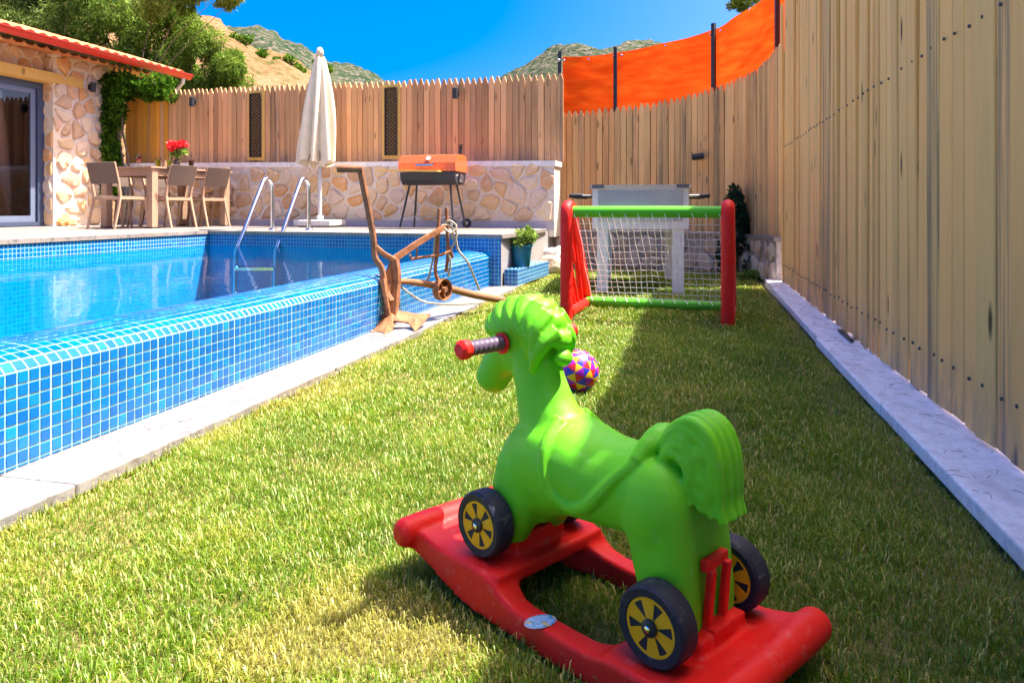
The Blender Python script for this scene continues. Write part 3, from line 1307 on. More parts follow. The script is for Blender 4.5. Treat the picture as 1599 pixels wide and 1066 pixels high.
def skew_slab(m, a, b, na, nb_, z0a, z0b, z1a, z1b):
    """slab between a and b, from offset na to nb_ along the inward normal"""
    i0 = len(m.v)
    for (p, z0, z1) in ((a, z0a, z1a), (b, z0b, z1b)):
        for off in (na, nb_):
            q = p - wn_v * off
            m.v.append(Vector((q.x, q.y, z0)))
            m.v.append(Vector((q.x, q.y, z1)))
    k = i0
    m.f += [(k, k + 1, k + 5, k + 4), (k + 2, k + 6, k + 7, k + 3), (k + 1, k + 3, k + 7, k + 5), (k, k + 4, k + 6, k + 2), (k, k + 2, k + 3, k + 1), (k + 4, k + 5, k + 7, k + 6)]


m = MB()
skew_slab(m, W1, W2, 0, 0.30, ZD - 0.1, ZD - 0.1, ztL - 0.03, ztR - 0.03)
m.build('mortar_core', MORTAR, bw)
m = MB()
skew_slab(m, W1, W2 + wdir * 0.02, -0.018, 0.30, ztL - 0.062, ztR - 0.062, ztL, ztR)
m.build('cap', plain('pale_cap', (0.90, 0.84, 0.78), 0.8, nscale=12, namp=0.15), bw)
m = MB()
skew_slab(m, W1, W2, -0.006, 0.02, ZD - 0.02, ZD - 0.02, ZD + 0.085, ZD + 0.085)
m.build('plinth_band', plain('grey_plinth', (0.52, 0.47, 0.48), 0.8), bw)
lay_stones(bw, W1 + Vector((0, 0, ZD + 0.09)), wdir, wlen, 0.70, 0.25, 0.165, 0.026, 11, STONE, 0.034, jit=0.42, ztop=lambda x: 1.06 - 0.10 * x / wlen)

# ------------------------------------------------------------------ fences
PLW = {}


def plank_mesh(w, h, th, tip, mat):
    key = (round(w, 3), round(h, 2), mat.name, tip)
    if key in PLW:
        return PLW[key]
    m = MB()
    c = 0.004
    prof = [(-w / 2, 0), (w / 2, 0), (w / 2, h - tip), (w * 0.16, h), (-w * 0.16, h), (-w / 2, h - tip)] if tip else [(-w / 2, 0), (w / 2, 0), (w / 2, h), (-w / 2, h)]
    n = len(prof)
    for (y, k) in ((th / 2, 1.0), (-th / 2 + 0.004, 1.0), (-th / 2, (w - 2 * c) / w)):
        for (x, z) in prof:
            m.v.append(Vector((x * k, y, z)))
    for b in (0, n):
        for i in range(n):
            j = (i + 1) % n
            m.f.append((b + i, b + j, b + n + j, b + n + i))
    m.f.append(tuple(range(n)))
    m.f.append(tuple(range(2 * n, 3 * n)))
    PLW[key] = m.data('plank', mat)
    return PLW[key]


def plank(parent, p, ang, w, h, mat, tip=0.075, th=0.018, tilt=0.0):
    """front of the plank looks along -y of its own frame"""
    hb = round(h * 20) / 20
    me = plank_mesh(round(w * 200) / 200, hb, th, tip, mat)
    return inst('plank', me, parent, p, (random.gauss(0, 0.003), tilt + random.gauss(0, 0.0022), ang + random.gauss(0, 0.012)), (1, 1, h / hb))


# back fence on the stone wall
bf = thing('picket_fence', 'weathered brown pointed picket fence standing on the stone wall behind the umbrella', 'fence')
fdir = wdir
fa = math.atan2(fdir.y, fdir.x)
pw = 0.080
npk = int(wlen / pw) + 1
lat1 = lat2 = None
for i in range(npk):
    t = (i + 0.5) * pw
    p = W1 - wn_v * 0.16 + wdir * t
    Zp = p.y
    px = CX + p.x / p.y * F
    k = t / wlen
    top = 2.46 + (2.335 - 2.46) * k + random.uniform(-0.012, 0.012)
    z0 = ztL + (ztR - ztL) * k + 0.002
    skip = False
    for (pc, y0, y1) in ((399.5, 147, 245), (611, 138, 242)):
        if abs(px - pc) < 9.0:
            skip = (y0, y1)
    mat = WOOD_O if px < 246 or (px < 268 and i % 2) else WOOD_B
    p.z = z0
    pp = p + wn_v * random.uniform(0.0, 0.006)
    if skip:
        # short plank above the lattice opening, and stub below
        zt = zat(skip[0], Zp)
        zb = zat(skip[1], Zp)
        q = pp.copy()
        q.z = zt
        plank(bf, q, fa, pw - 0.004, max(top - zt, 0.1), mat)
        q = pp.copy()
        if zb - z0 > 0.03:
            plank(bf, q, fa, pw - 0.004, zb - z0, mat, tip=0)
    else:
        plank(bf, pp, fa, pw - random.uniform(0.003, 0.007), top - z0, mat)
m = MB()
for zz in (1.62, 2.15):
    a, b = W1 - wn_v * 0.225, W2 - wn_v * 0.225
    m.tube([(a.x, a.y, zz), (b.x, b.y, zz)], 0.035, 4)
m.build('rail', WOOD_B, bf)
for (pc, y0, y1) in ((399.5, 147, 245), (611, 138, 242)):
    k = (pc - 183) / (866 - 183)
    Zp = 1 / (1 / 10.72 + k * (1 / 8.6 - 1 / 10.72)) + 0.15
    w = 19.5 / F * Zp
    c = D(pc, Zp)
    zt, zb = zat(y0, Zp), zat(y1, Zp)
    lt = MB()
    R3 = Matrix.Rotation(fa, 3, 'Z')
    o = c + wn_v * 0.005
    hgt = zt - zb
    st = 0.05
    dd = int((w + hgt) / st)
    for sgn in (1, -1):
        for j in range(-int(w / st) - 1, dd + 1):
            # diagonal laths clipped to the rectangle
            pts = []
            for (x, zc) in ((0, j * st), (w, j * st + w)):
                pts.append((x, zc))
            (xa, za), (xb, zb_) = pts
            if zb_ < 0 or za > hgt:
                continue
            if za < 0:
                xa, za = xa - za, 0
            if zb_ > hgt:
                xb, zb_ = xb - (zb_ - hgt), hgt
            if xb - xa < 0.01:
                continue
            if sgn < 0:
                xa, xb = w - xa, w - xb
            A_ = o + fdir * (xa - w / 2) + Vector((0, 0, zb + za)) - wn_v * (0.004 * sgn)
            B_ = o + fdir * (xb - w / 2) + Vector((0, 0, zb + zb_)) - wn_v * (0.004 * sgn)
            lt.tube([A_, B_], 0.0075, 4)
    for sx in (-1, 1):
        lt.box(o + fdir * sx * w / 2 + Vector((0, 0, (zt + zb) / 2)), (0.012, 0.03, hgt), R3)
    for zz in (zt, zb):
        lt.box(o + Vector((0, 0, zz)), (w + 0.012, 0.03, 0.012), R3)
    lt.build('lattice', plain('dark_lattice', (0.06, 0.035, 0.02), 0.8), bf)
    m = MB()
    m.box(o - wn_v * 0.02 + Vector((0, 0, (zt + zb) / 2)), (w + 0.1, 0.012, hgt + 0.1), R3)
    m.build('lattice_backing', plain('ochre_board', (0.85, 0.50, 0.12), 0.9), bf)

# curved fence on the retaining wall
cpts = catmull([D(866, 8.95), D(950, 8.95), D(1030, 8.72), D(1100, 8.36), D(1150, 7.98), D(1185, 7.55), D(1207, 7.15), D(1222, 6.72)], 14)
ctop = [(866, 1.90), (962, 1.955), (1025, 1.99), (1067, 2.03), (1110, 2.085), (1150, 2.13), (1182, 2.165), (1200, 2.21), (1222, 2.26)]


def interp(tab, x):
    if x <= tab[0][0]:
        return tab[0][1]
    for (a, ya), (b, yb) in zip(tab, tab[1:]):
        if x <= b:
            return ya + (yb - ya) * (x - a) / (b - a)
    return tab[-1][1]


cl = [0]
for a, b in zip(cpts, cpts[1:]):
    cl.append(cl[-1] + (b - a).length)


def along(d):
    d = max(0, min(cl[-1] - 1e-4, d))
    for i in range(len(cl) - 1):
        if d <= cl[i + 1]:
            k = (d - cl[i]) / (cl[i + 1] - cl[i])
            t = (cpts[i + 1] - cpts[i]).normalized()
            return cpts[i] + (cpts[i + 1] - cpts[i]) * k, t
    return cpts[-1], (cpts[-1] - cpts[-2]).normalized()


ZR = 0.455
cf = thing('picket_fence', 'curved pointed picket fence on the low wall below the orange sheet', 'fence')
pw = 0.074
n = int(cl[-1] / pw)
for i in range(n):
    p, t = along((i + 0.5) * pw)
    px = CX + p.x / p.y * F
    top = interp(ctop, px) + random.uniform(-0.01, 0.01)
    q = p.copy()
    nn = Vector((t.y, -t.x, 0))
    q = q + nn * random.uniform(0, 0.006)
    q.z = ZR + 0.002
    plank(cf, q, math.atan2(t.y, t.x), pw - random.uniform(0.002, 0.005), top - ZR, WOOD_C, tip=0.065)
m = MB()
for zz in (0.85, 1.6):
    m.tube([Vector((p.x, p.y, zz)) + Vector((t.y, -t.x, 0)) * -0.06 for p, t in [along(cl[-1] * k / 24) for k in range(25)]], 0.03, 4)
m.build('rail', WOOD_C, cf)

# retaining wall below the curved fence
rw = thing('retaining_wall', 'low grey stone retaining wall under the curved picket fence', 'stone wall')
m = MB()
i0 = 0
N_ = 24
for k in range(N_ + 1):
    p, t = along(cl[-1] * k / N_)
    nn = Vector((t.y, -t.x, 0))
    for off, zz in ((0.05, -0.2), (0.05, ZR - 0.04), (-0.3, ZR - 0.04), (-0.3, -0.2)):
        q = p + nn * off
        m.v.append(Vector((q.x, q.y, zz)))
for k in range(N_):
    for j in range(4):
        j2 = (j + 1) % 4
        m.f.append((k * 4 + j, k * 4 + j2, (k + 1) * 4 + j2, (k + 1) * 4 + j))
m.f.append((0, 1, 2, 3))
m.f.append(tuple(N_ * 4 + j for j in range(4)))
m.build('mortar_core', plain('rough_mortar', (0.42, 0.34, 0.29), 0.95, nscale=35, namp=0.35, bump=0.6), rw)
m = MB()
for k in range(N_ + 1):
    p, t = along(cl[-1] * k / N_)
    nn = Vector((t.y, -t.x, 0))
    for off, zz in ((0.075, ZR - 0.038), (0.075, ZR), (-0.3, ZR), (-0.3, ZR - 0.038)):
        q = p + nn * off
        m.v.append(Vector((q.x, q.y, zz)))
for k in range(N_):
    for j in range(4):
        j2 = (j + 1) % 4
        m.f.append((k * 4 + j, k * 4 + j2, (k + 1) * 4 + j2, (k + 1) * 4 + j))
m.f.append((0, 1, 2, 3))
m.f.append(tuple(N_ * 4 + j for j in range(4)))
m.build('cap', DECKM, rw)
segs = 8
for k in range(segs):
    p, t = along(cl[-1] * k / segs)
    p2, t2 = along(cl[-1] * (k + 1) / segs)
    dd = (p2 - p)
    nn = Vector((dd.y, -dd.x, 0)).normalized()
    lay_stones(rw, p + nn * 0.05 + Vector((0, 0, 0.01)), dd, dd.length, 0.40, 0.19, 0.17, 0.016, 40 + k, STONE_G, 0.024, jit=0.3)
# end block seen edge-on next to the right-hand fence
e0 = G(1194, 434)
m = MB()
m.box(D(1207, 7.35, 0.2), (0.17, 0.3, 0.48), Matrix.Rotation(ROT, 3, 'Z'))
m.build('end_block', STONE_G, rw)

# right-hand fence
rf = thing('board_fence', 'tall pale timber board fence along the right side of the lawn', 'fence')
pw = 0.115
s_ = -1.6
k = 0
screws = MB()
rails = MB()
while s_ < 6.95:
    w = pw * random.choice((0.92, 1.0, 1.0, 1.08))
    c = L(R_FENCE, s_ + w / 2, 0.064)
    if c.y > 1.2 and random.random() < 0.05:
        w2 = 0.0
    h = 2.47
    c = c + B * (0.009 + random.uniform(0, 0.012))
    c.z += random.uniform(0.0, 0.012)
    # front of plank faces -B : own frame -y = -B => angle of x axis = direction A rotated: y axis = B
    ang = math.atan2(B.y, B.x) - math.pi / 2
    plank(rf, c, ang + random.gauss(0, 0.045), w - random.uniform(0.004, 0.009), h, WOOD_R, tip=0.0, th=0.02)
    for zz in (1.262, 1.292, 0.225, 0.255):
        q = L(R_FENCE - 0.001, s_ + w / 2 + random.uniform(-0.022, 0.022), zz + random.uniform(-0.008, 0.008))
        if zz in (1.262, 0.225):
            M3 = Matrix.Rotation(math.pi / 2, 3, 'Y')
            M3 = Matrix.Rotation(ROT, 3, 'Z') @ M3
            screws.lathe([(0.0055, -0.004), (0.0055, 0.002)], 6, q, M3)
    s_ += w
    k += 1
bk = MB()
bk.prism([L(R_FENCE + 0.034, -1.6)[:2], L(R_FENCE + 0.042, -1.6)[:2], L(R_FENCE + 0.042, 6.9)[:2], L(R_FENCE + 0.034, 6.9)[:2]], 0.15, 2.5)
SHADE_B = plain('seam_shade_dark', (0.10, 0.055, 0.03), 0.9)  # dark sheet added behind the planks to paint shade into the seams
bk.build('seam_shade_sheet', SHADE_B, rf)
m = MB()  # same added seam shade, following the curved fence
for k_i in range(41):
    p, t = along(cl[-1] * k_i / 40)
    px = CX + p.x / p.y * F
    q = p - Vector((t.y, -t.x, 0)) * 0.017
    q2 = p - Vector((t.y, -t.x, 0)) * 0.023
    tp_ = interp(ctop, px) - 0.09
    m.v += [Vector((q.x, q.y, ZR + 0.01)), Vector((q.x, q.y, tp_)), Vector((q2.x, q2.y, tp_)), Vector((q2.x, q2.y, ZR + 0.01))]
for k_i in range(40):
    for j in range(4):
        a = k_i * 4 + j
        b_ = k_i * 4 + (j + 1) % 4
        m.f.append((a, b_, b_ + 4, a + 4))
m.build('seam_shade_sheet', SHADE_B, cf)
m = MB()  # added dark sheet for seam shade behind the back pickets
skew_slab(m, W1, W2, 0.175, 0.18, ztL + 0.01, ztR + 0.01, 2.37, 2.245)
m.build('seam_shade_sheet', SHADE_B, bf)
screws.build('screws', plain('screw_metal', (0.10, 0.11, 0.13), 0.5, 0.6), rf, kind='stuff')
for zz in (0.24, 1.275, 2.2):
    rails.tube([L(R_FENCE + 0.085, -1.6, zz), L(R_FENCE + 0.085, 6.95, zz)], 0.04, 4)
rails.build('rail', WOOD_R, rf)

# orange sheet above the curved fence
bs_ = thing('orange_sheet', 'orange privacy sheet stretched between black posts above the curved fence', 'screen')
btop = [(875, 2.61), (957, 2.655), (1025, 2.715), (1106, 2.78), (1137, 2.86), (1172, 2.93), (1222, 3.04)]
m = MB()
nu, nv = 120, 20
d0 = 0.10


def arc_at(pxp):
    return min(range(400), key=lambda i: abs(CX + F * along(cl[-1] * i / 399)[0].x / along(cl[-1] * i / 399)[0].y - pxp)) * cl[-1] / 399


PD = [d0] + [arc_at(v) for v in (961, 1109, 1202)] + [cl[-1] - 0.05]


def sheet_pt(d):
    for a, b in zip(PD, PD[1:]):
        if d <= b + 1e-6:
            k = (d - a) / (b - a)
            pa, ta = along(a)
            pb, tb_ = along(b)
            dn = Vector((ta.y + tb_.y, -ta.x - tb_.x, 0)).normalized()
            return pa + (pb - pa) * k - dn * 0.10 * 0.35 * math.sin(math.pi * k), dn, k
    return along(d)[0], Vector((0, -1, 0)), 1.0


for iu in range(nu + 1):
    d = d0 + (cl[-1] - 0.05 - d0) * iu / nu
    p, nn, kk_ = sheet_pt(d)
    px = CX + p.x / p.y * F
    zt, zb = interp(btop, px), interp(ctop, px) - 0.10
    for iv in range(nv + 1):
        k = iv / nv
        u_ = d * 1.0
        wv = 0.022 * math.sin((u_ * 2.2 - k * 1.3) * 3.1 + 1.5 * noise.noise(Vector((u_ * 1.3, k * 1.5, 4.0)))) * math.sin(math.pi * kk_) ** 0.5
        wv += 0.010 * noise.noise(Vector((u_ * 3.0 + k * 4.0, k * 9.0 - u_ * 3.0, 7.0)))
        q = p - nn * (0.13 + wv)
        zz = zb + (zt - zb) * k
        if iv == nv:
            zz -= 0.018 * math.sin(math.pi * kk_)
        m.v.append(Vector((q.x, q.y, zz)))
for iu in range(nu):
    for iv in range(nv):
        a = iu * (nv + 1) + iv
        m.f.append((a, a + nv + 1, a + nv + 2, a + 1))
sh = m.build('sheet', BANNERM, bs_, smooth=True)
for (dd_, kz) in [(PD[i] + (PD[i + 1] - PD[i]) * f, 1) for i in range(4) for f in (0.03, 0.5, 0.97)]:
    p, nn, kk_ = sheet_pt(dd_)
    px = CX + p.x / p.y * F
    q = p - nn * 0.115
    mm = MB()
    mm.lathe([(0.010, -0.003), (0.013, 0), (0.010, 0.003)], 8, (q.x, q.y, interp(btop, px) - 0.05), Matrix.Rotation(math.pi / 2, 3, 'X'))
    mm.build('eyelet', CHROME, bs_)
for pxp, tilt in ((876, -0.04), (961, 0), (1109, 0), (1202, 0), (1219, 0)):
    # find arc distance for this pixel
    best = min(range(200), key=lambda i: abs(CX + F * along(cl[-1] * i / 199)[0].x / along(cl[-1] * i / 199)[0].y - pxp))
    p, t = along(cl[-1] * best / 199)
    nn = Vector((t.y, -t.x, 0))
    px = pxp
    zt = interp(btop, px) + 0.05
    m = MB()
    q = p - nn * 0.075
    m.box((q.x, q.y, (zt + 1.5) / 2), (0.042, 0.042, zt - 1.5), Matrix.Rotation(math.atan2(t.y, t.x), 3, 'Z'))
    m.build('post', BLACK, bs_)
    if pxp == 876:
        for zz in (2.55, 2.25, 2.0):
            mm = MB()
            mm.ell((q.x - 0.01, q.y - 0.03, zz), (0.018, 0.014, 0.018), nu=8, nv=6)
            mm.build('cable_tie', WHITEM, bs_)

# ------------------------------------------------------------------ wall lamps
def wall_lamp(loc, rz, label, long_=0.13, tilt=0.0):
    t = thing('wall_lamp', label, 'wall lamp', loc, rz, 'black outdoor wall lamps')
    m = MB()
    m.box((0, -0.008, 0), (0.06, 0.016, 0.07))
    m.build('mounting_plate', BLACK, t)
    m = MB()
    m.lathe([(0.030, -long_ / 2), (0.036, -long_ / 2 + 0.004), (0.036, long_ / 2 - 0.004), (0.030, long_ / 2)], 16)
    o = m.build('lamp_body', BLACK, t, smooth=40)
    o.location = (0, -0.055, 0)
    o.rotation_euler = (0, tilt, 0)
    m = MB()
    m.lathe([(0.026, 0), (0.026, 0.004)], 16)
    o2 = m.build('lens', CLEAR, t)
    o2.location = (0, -0.055, long_ / 2 + 0.001)
    if tilt:
        o2.location = (math.sin(tilt) * long_ / 2, -0.055, math.cos(tilt) * long_ / 2)
        o2.rotation_euler = (0, tilt, 0)
    return t


for (px, py, lab) in ((304.5, 160, 'black wall lamp on the picket fence above the dining table'), (714, 147, 'black wall lamp on the picket fence above the grill chimney')):
    k = (px - 183) / (866 - 183)
    Zp = 1 / (1 / 10.72 + k * (1 / 8.6 - 1 / 10.72)) + 0.12
    wall_lamp(V(px, py, Zp), fa, lab)
wall_lamp(V(1090, 245, 8.36), -0.25, 'black spot lamp tilted sideways on the curved fence above the football table', 0.13, 1.45)

# ------------------------------------------------------------------ house on the left
hs_ = thing('stone_house', 'rubble stone house corner with red gutter, tiled roof and glass door', 'house')
RP, RWL = -8.14, -8.27
SP0, SP1 = 7.89, 8.86
ZE = 2.74
m = MB()
for (r0, r1, sa, sb, z0, z1) in ((RP - 0.6, RP, SP0, SP1, ZD - 0.1, ZE + 0.15), (RWL - 0.4, RWL, 2.0, SP0, 2.50, ZE + 0.15), (RWL - 0.4, RWL, 2.0, 5.2, ZD - .1, 2.36)):
    m.prism([L(r0, sa)[:2], L(r1, sa)[:2], L(r1, sb)[:2], L(r0, sb)[:2]], z0, z1)
m.build('wall', MORTAR, hs_)
m = MB()
m.prism([L(RWL - 3, SP1 - 0.02)[:2], L(RP - 0.6, SP1 - 0.02)[:2], L(RP - 0.6, SP1)[:2], L(RWL - 3, SP1)[:2]], ZD, ZE)
m.prism([L(RWL - 3, 2.0)[:2], L(RWL - 2.9, 2.0)[:2], L(RWL - 2.9, SP1 - .03)[:2], L(RWL - 3, SP1 - .03)[:2]], ZD, ZE + .1)
m.build('inner_wall', plain('room_plaster', (0.48, 0.38, 0.34), 0.9), hs_)
# faces: pillar facing the pool (+B) and facing the camera (-A); wall over the door
lay_stones(hs_, L(RP, SP0, ZD), A, SP1 - SP0, ZE - ZD, 0.25, 0.18, 0.028, 21, STONE, 0.036, jit=0.4)
lay_stones(hs_, L(RP - 0.45, SP0, ZD), B, 0.44, ZE - ZD, 0.22, 0.2, 0.03, 22, STONE, 0.02, jit=0.3)
lay_stones(hs_, L(RWL, 4.6, 2.50), A, SP0 - 4.6, 0.30, 0.24, 0.15, 0.03, 23, STONE, 0.02, jit=0.3)
m = MB()
m.prism([L(RWL - 0.02, 4.4)[:2], L(RP + 0.035, 4.4)[:2], L(RP + 0.035, SP0 + 0.45)[:2], L(RWL - 0.02, SP0 + 0.45)[:2]], 2.37, 2.50)
m.build('lintel', WOOD_BEAM, hs_)
# sliding door
dr = bpy.data.objects.new('sliding_door', None)
put(dr, hs_)
RD = RWL - 0.06
zt, zb = 2.365, ZD + 0.01
m = MB()
for (sa, sb, z0, z1) in ((SP0 - 0.10, SP0, zb, zt), (5.2, 5.3, zb, zt), (5.3, SP0 - 0.10, zt - 0.08, zt), (5.3, SP0 - 0.10, zb, zb + 0.05)):
    m.prism([L(RD - 0.09, sa)[:2], L(RD + 0.05, sa)[:2], L(RD + 0.05, sb)[:2], L(RD - 0.09, sb)[:2]], z0, z1)
m.build('frame', DARKF, dr)
for (sa, sb, rr) in ((5.3, 6.60, -0.055), (6.50, SP0 - 0.11, 0.0)):
    m = MB()
    for (a, b, z0, z1) in ((sa, sa + 0.07, zb + .05, zt - .08), (sb - 0.07, sb, zb + .05, zt - .08), (sa + .07, sb - .07, zt - 0.15, zt - .08), (sa + .07, sb - .07, zb + 0.05, zb + 0.13)):
        m.prism([L(RD - 0.015 + rr, a)[:2], L(RD + 0.02 + rr, a)[:2], L(RD + 0.02 + rr, b)[:2], L(RD - 0.015 + rr, b)[:2]], z0, z1)
    m.build('sash', plain('sash_metal', (0.16, 0.19, 0.27), 0.4), dr)
    m = MB()
    m.prism([L(RD + rr, sa + .06)[:2], L(RD + rr + 0.006, sa + .06)[:2], L(RD + rr + 0.006, sb - .06)[:2], L(RD + rr, sb - .06)[:2]], zb + .1, zt - .12)
    m.build('pane', GLASS, dr)
# curtain inside
m = MB()
nc = 40
for i in range(nc + 1):
    s_ = 6.95 + 0.55 * i / nc
    off = 0.035 * math.sin(i * 1.35)
    for z_, kk in ((zb + .02, 1.0), (1.25, 0.8), (zt - .1, 1.0)):
        p = L(RD - 0.22 + off, 7.2 + (s_ - 7.2) * kk + (0.12 if z_ < 1.2 else 0), z_)
        m.v.append(p)
for i in range(nc):
    for j in range(2):
        a = i * 3 + j
        m.f.append((a, a + 3, a + 4, a + 1))
m.build('curtain', plain('ochre_curtain', (0.52, 0.30, 0.14), 0.9), hs_, smooth=True)
m = MB()
m.prism([L(RD - 2.6, 2.0)[:2], L(RD - 0.1, 2.0)[:2], L(RD - 0.1, SP1 - .1)[:2], L(RD - 2.6, SP1 - .1)[:2]], ZD - 0.02, ZD + .004)
m.build('room_floor', plain('room_floor', (0.40, 0.33, 0.30), 0.5), hs_)
# roof: battens, tiles row by row, gutter
RE = -7.66
SE0, SE1 = 4.5, 9.86
slope = math.tan(rad(17))
m = MB()
for i0_ in (0,):
    q = [(RE - 0.04, ZE + 0.02), (RE - 0.04, ZE + 0.04), (RE - 2.6, ZE + 0.04 + 2.56 * slope), (RE - 2.6, ZE + 2.56 * slope)]
    b0 = len(m.v)
    for s_ in (SE0, SE1 - 0.04):
        for (r_, z_) in q:
            m.v.append(L(r_, s_, z_))
    for i in range(4):
        j = (i + 1) % 4
        m.f.append((b0 + i, b0 + j, b0 + 4 + j, b0 + 4 + i))
    m.f.append((b0, b0 + 1, b0 + 2, b0 + 3))
    m.f.append((b0 + 4, b0 + 5, b0 + 6, b0 + 7))
m.build('roof_deck', plain('roof_board', (0.30, 0.20, 0.13), 0.8), hs_)
rt = MB()          # one barrel tile: half pipe, x along the slope
tw, tl = 0.165, 0.36
for (r_, zz) in ((1.0, 0.0), (0.86, 0.0)):
    for (x, kx) in ((0, 1.0), (-tl, 0.86)):
        for k in range(9):
            a = math.pi * k / 8
            rt.v.append(Vector((x, math.cos(a) * tw / 2 * r_ * kx, math.sin(a) * 0.055 * r_ * kx)))
for lay in (0, 18):
    for k in range(8):
        rt.f.append((lay + k, lay + k + 1, lay + 9 + k + 1, lay + 9 + k))
for k in range(8):
    rt.f.append((k, k + 1, 18 + k + 1, 18 + k))
rtm = rt.data('roof_tile', ROOFM, smooth=40)
nt = int((SE1 - SE0) / tw)
for row in range(4):
    for i in range(nt):
        r_ = RE + 0.05 - row * 0.30
        z_ = ZE + 0.045 + (RE + 0.05 - r_) * slope + 0.008
        inst('roof_tile', rtm, hs_, L(r_, SE0 + (i + 0.5) * tw, z_), (random.gauss(0, .01), rad(17) + random.gauss(0, .008), ROT + random.gauss(0, .01)))
# underlayer pan tiles whose scalloped ends show below the eave
pt = MB()
for (x) in (0.0, -0.36):
    for k in range(9):
        a = math.pi + math.pi * k / 8
        pt.v.append(Vector((x, math.cos(a) * tw / 2, math.sin(a) * 0.05)))
for (x) in (0.0, -0.36):
    for k in range(9):
        a = math.pi + math.pi * k / 8
        pt.v.append(Vector((x, math.cos(a) * tw / 2 * .9, math.sin(a) * 0.036)))
for lay in (0, 18):
    for k in range(8):
        pt.f.append((lay + k, lay + k + 1, lay + 9 + k + 1, lay + 9 + k))
for k in range(8):
    pt.f.append((k, k + 1, 18 + k + 1, 18 + k))
ptm = pt.data('eave_tile', ROOFM, smooth=40)
for i in range(nt):
    inst('eave_tile', ptm, hs_, L(RWL + 0.30, SE0 + (i + 0.5) * tw, ZE + 0.05), (0, rad(4), ROT))
gt = MB()
gp = []
for k in range(9):
    a = math.pi + math.pi * k / 8
    gp.append((RE + 0.07 + math.cos(a) * 0.06, ZE + 0.055 + math.sin(a) * 0.075))
gp += [(RE + 0.145, ZE + 0.06), (RE + 0.145, ZE + 0.05)]
gp2 = [(r_ - (0.0), z_) for r_, z_ in gp]
b0 = 0
for s_ in (SE0, SE1):
    for (r_, z_) in gp:
        gt.v.append(L(r_, s_, z_))
    for (r_, z_) in gp:
        gt.v.append(L(RE + 0.07 + (r_ - RE - 0.07) * 0.9, s_, ZE + 0.055 + (z_ - ZE - 0.055) * 0.9))
ng = len(gp)
for lay in (0, ng):
    for i in range(ng - 1):
        gt.f.append((lay + i, lay + i + 1, 2 * ng + lay + i + 1, 2 * ng + lay + i))
for e in (0, 2 * ng):
    for i in range(ng - 1):
        gt.f.append((e + i, e + i + 1, e + ng + i + 1, e + ng + i))
gt.f.append(tuple(2 * ng + i for i in range(ng)))
gt.f.append((0, 2 * ng, 3 * ng, ng))
gt.build('gutter', GUTTER, hs_, smooth=35)
m = MB()
m.tube([L(RE + 0.07, SE1 - 0.14, ZE), L(RE + 0.05, SE1 - 0.13, ZE - 0.08), L(RE - 0.1, SE1 - 0.1, ZE - 0.2), L(RE - 0.12, SE1 - 0.1, ZD + 0.2)], 0.028, 8)
m.build('downpipe', WHITEM, hs_)
wall_lamp(L(RP + 0.035, SP0 + 0.56, 2.40), math.pi / 2 + ROT, 'small black wall lamp on the stone pillar of the house')

# ------------------------------------------------------------------ foliage helpers
def leaf_cloud(name, mat, centers, n, size, aspect, parent, droop=0.5, seed=1, **props):
    """centers: list of (Vector, (rx, ry, rz), weight). Leaves hang on many small twigs."""
    rng = np.random.default_rng(seed)
    W = np.array([c[2] for c in centers], float)
    idx = rng.choice(len(centers), n, p=W / W.sum())
    C = np.array([tuple(c[0]) for c in centers])[idx]
    Rr = np.array([c[1] for c in centers])[idx]
    d = rng.normal(size=(n, 3))
    d /= np.linalg.norm(d, axis=1)[:, None]
    rr = rng.uniform(0.35, 1.0, n) ** 0.5
    P = C + d * rr[:, None] * Rr
    # direction of the leaf
    q = rng.normal(size=(n, 3)) * 0.7
    q[:, 2] -= droop
    q += d * 0.5
    q /= np.linalg.norm(q, axis=1)[:, None]
    w = rng.normal(size=(n, 3))
    w -= (w * q).sum(1)[:, None] * q
    w /= np.linalg.norm(w, axis=1)[:, None]
    ln = size * rng.uniform(0.6, 1.4, n)[:, None]
    wd = ln * aspect
    V4 = np.stack([P, P + q * ln * 0.45 + w * wd, P + q * ln, P + q * ln * 0.45 - w * wd], 1)
    me = bpy.data.meshes.new(name)
    me.vertices.add(n * 4)
    me.vertices.foreach_set('co', V4.reshape(-1).astype(np.float32))
    me.loops.add(n * 4)
    me.loops.foreach_set('vertex_index', np.arange(n * 4, dtype=np.int32))
    me.polygons.add(n)
    me.polygons.foreach_set('loop_start', (np.arange(n) * 4).astype(np.int32))
    me.update(calc_edges=True)
    me.materials.append(mat)
    o = bpy.data.objects.new(name, me)
    return put(o, parent, **props)


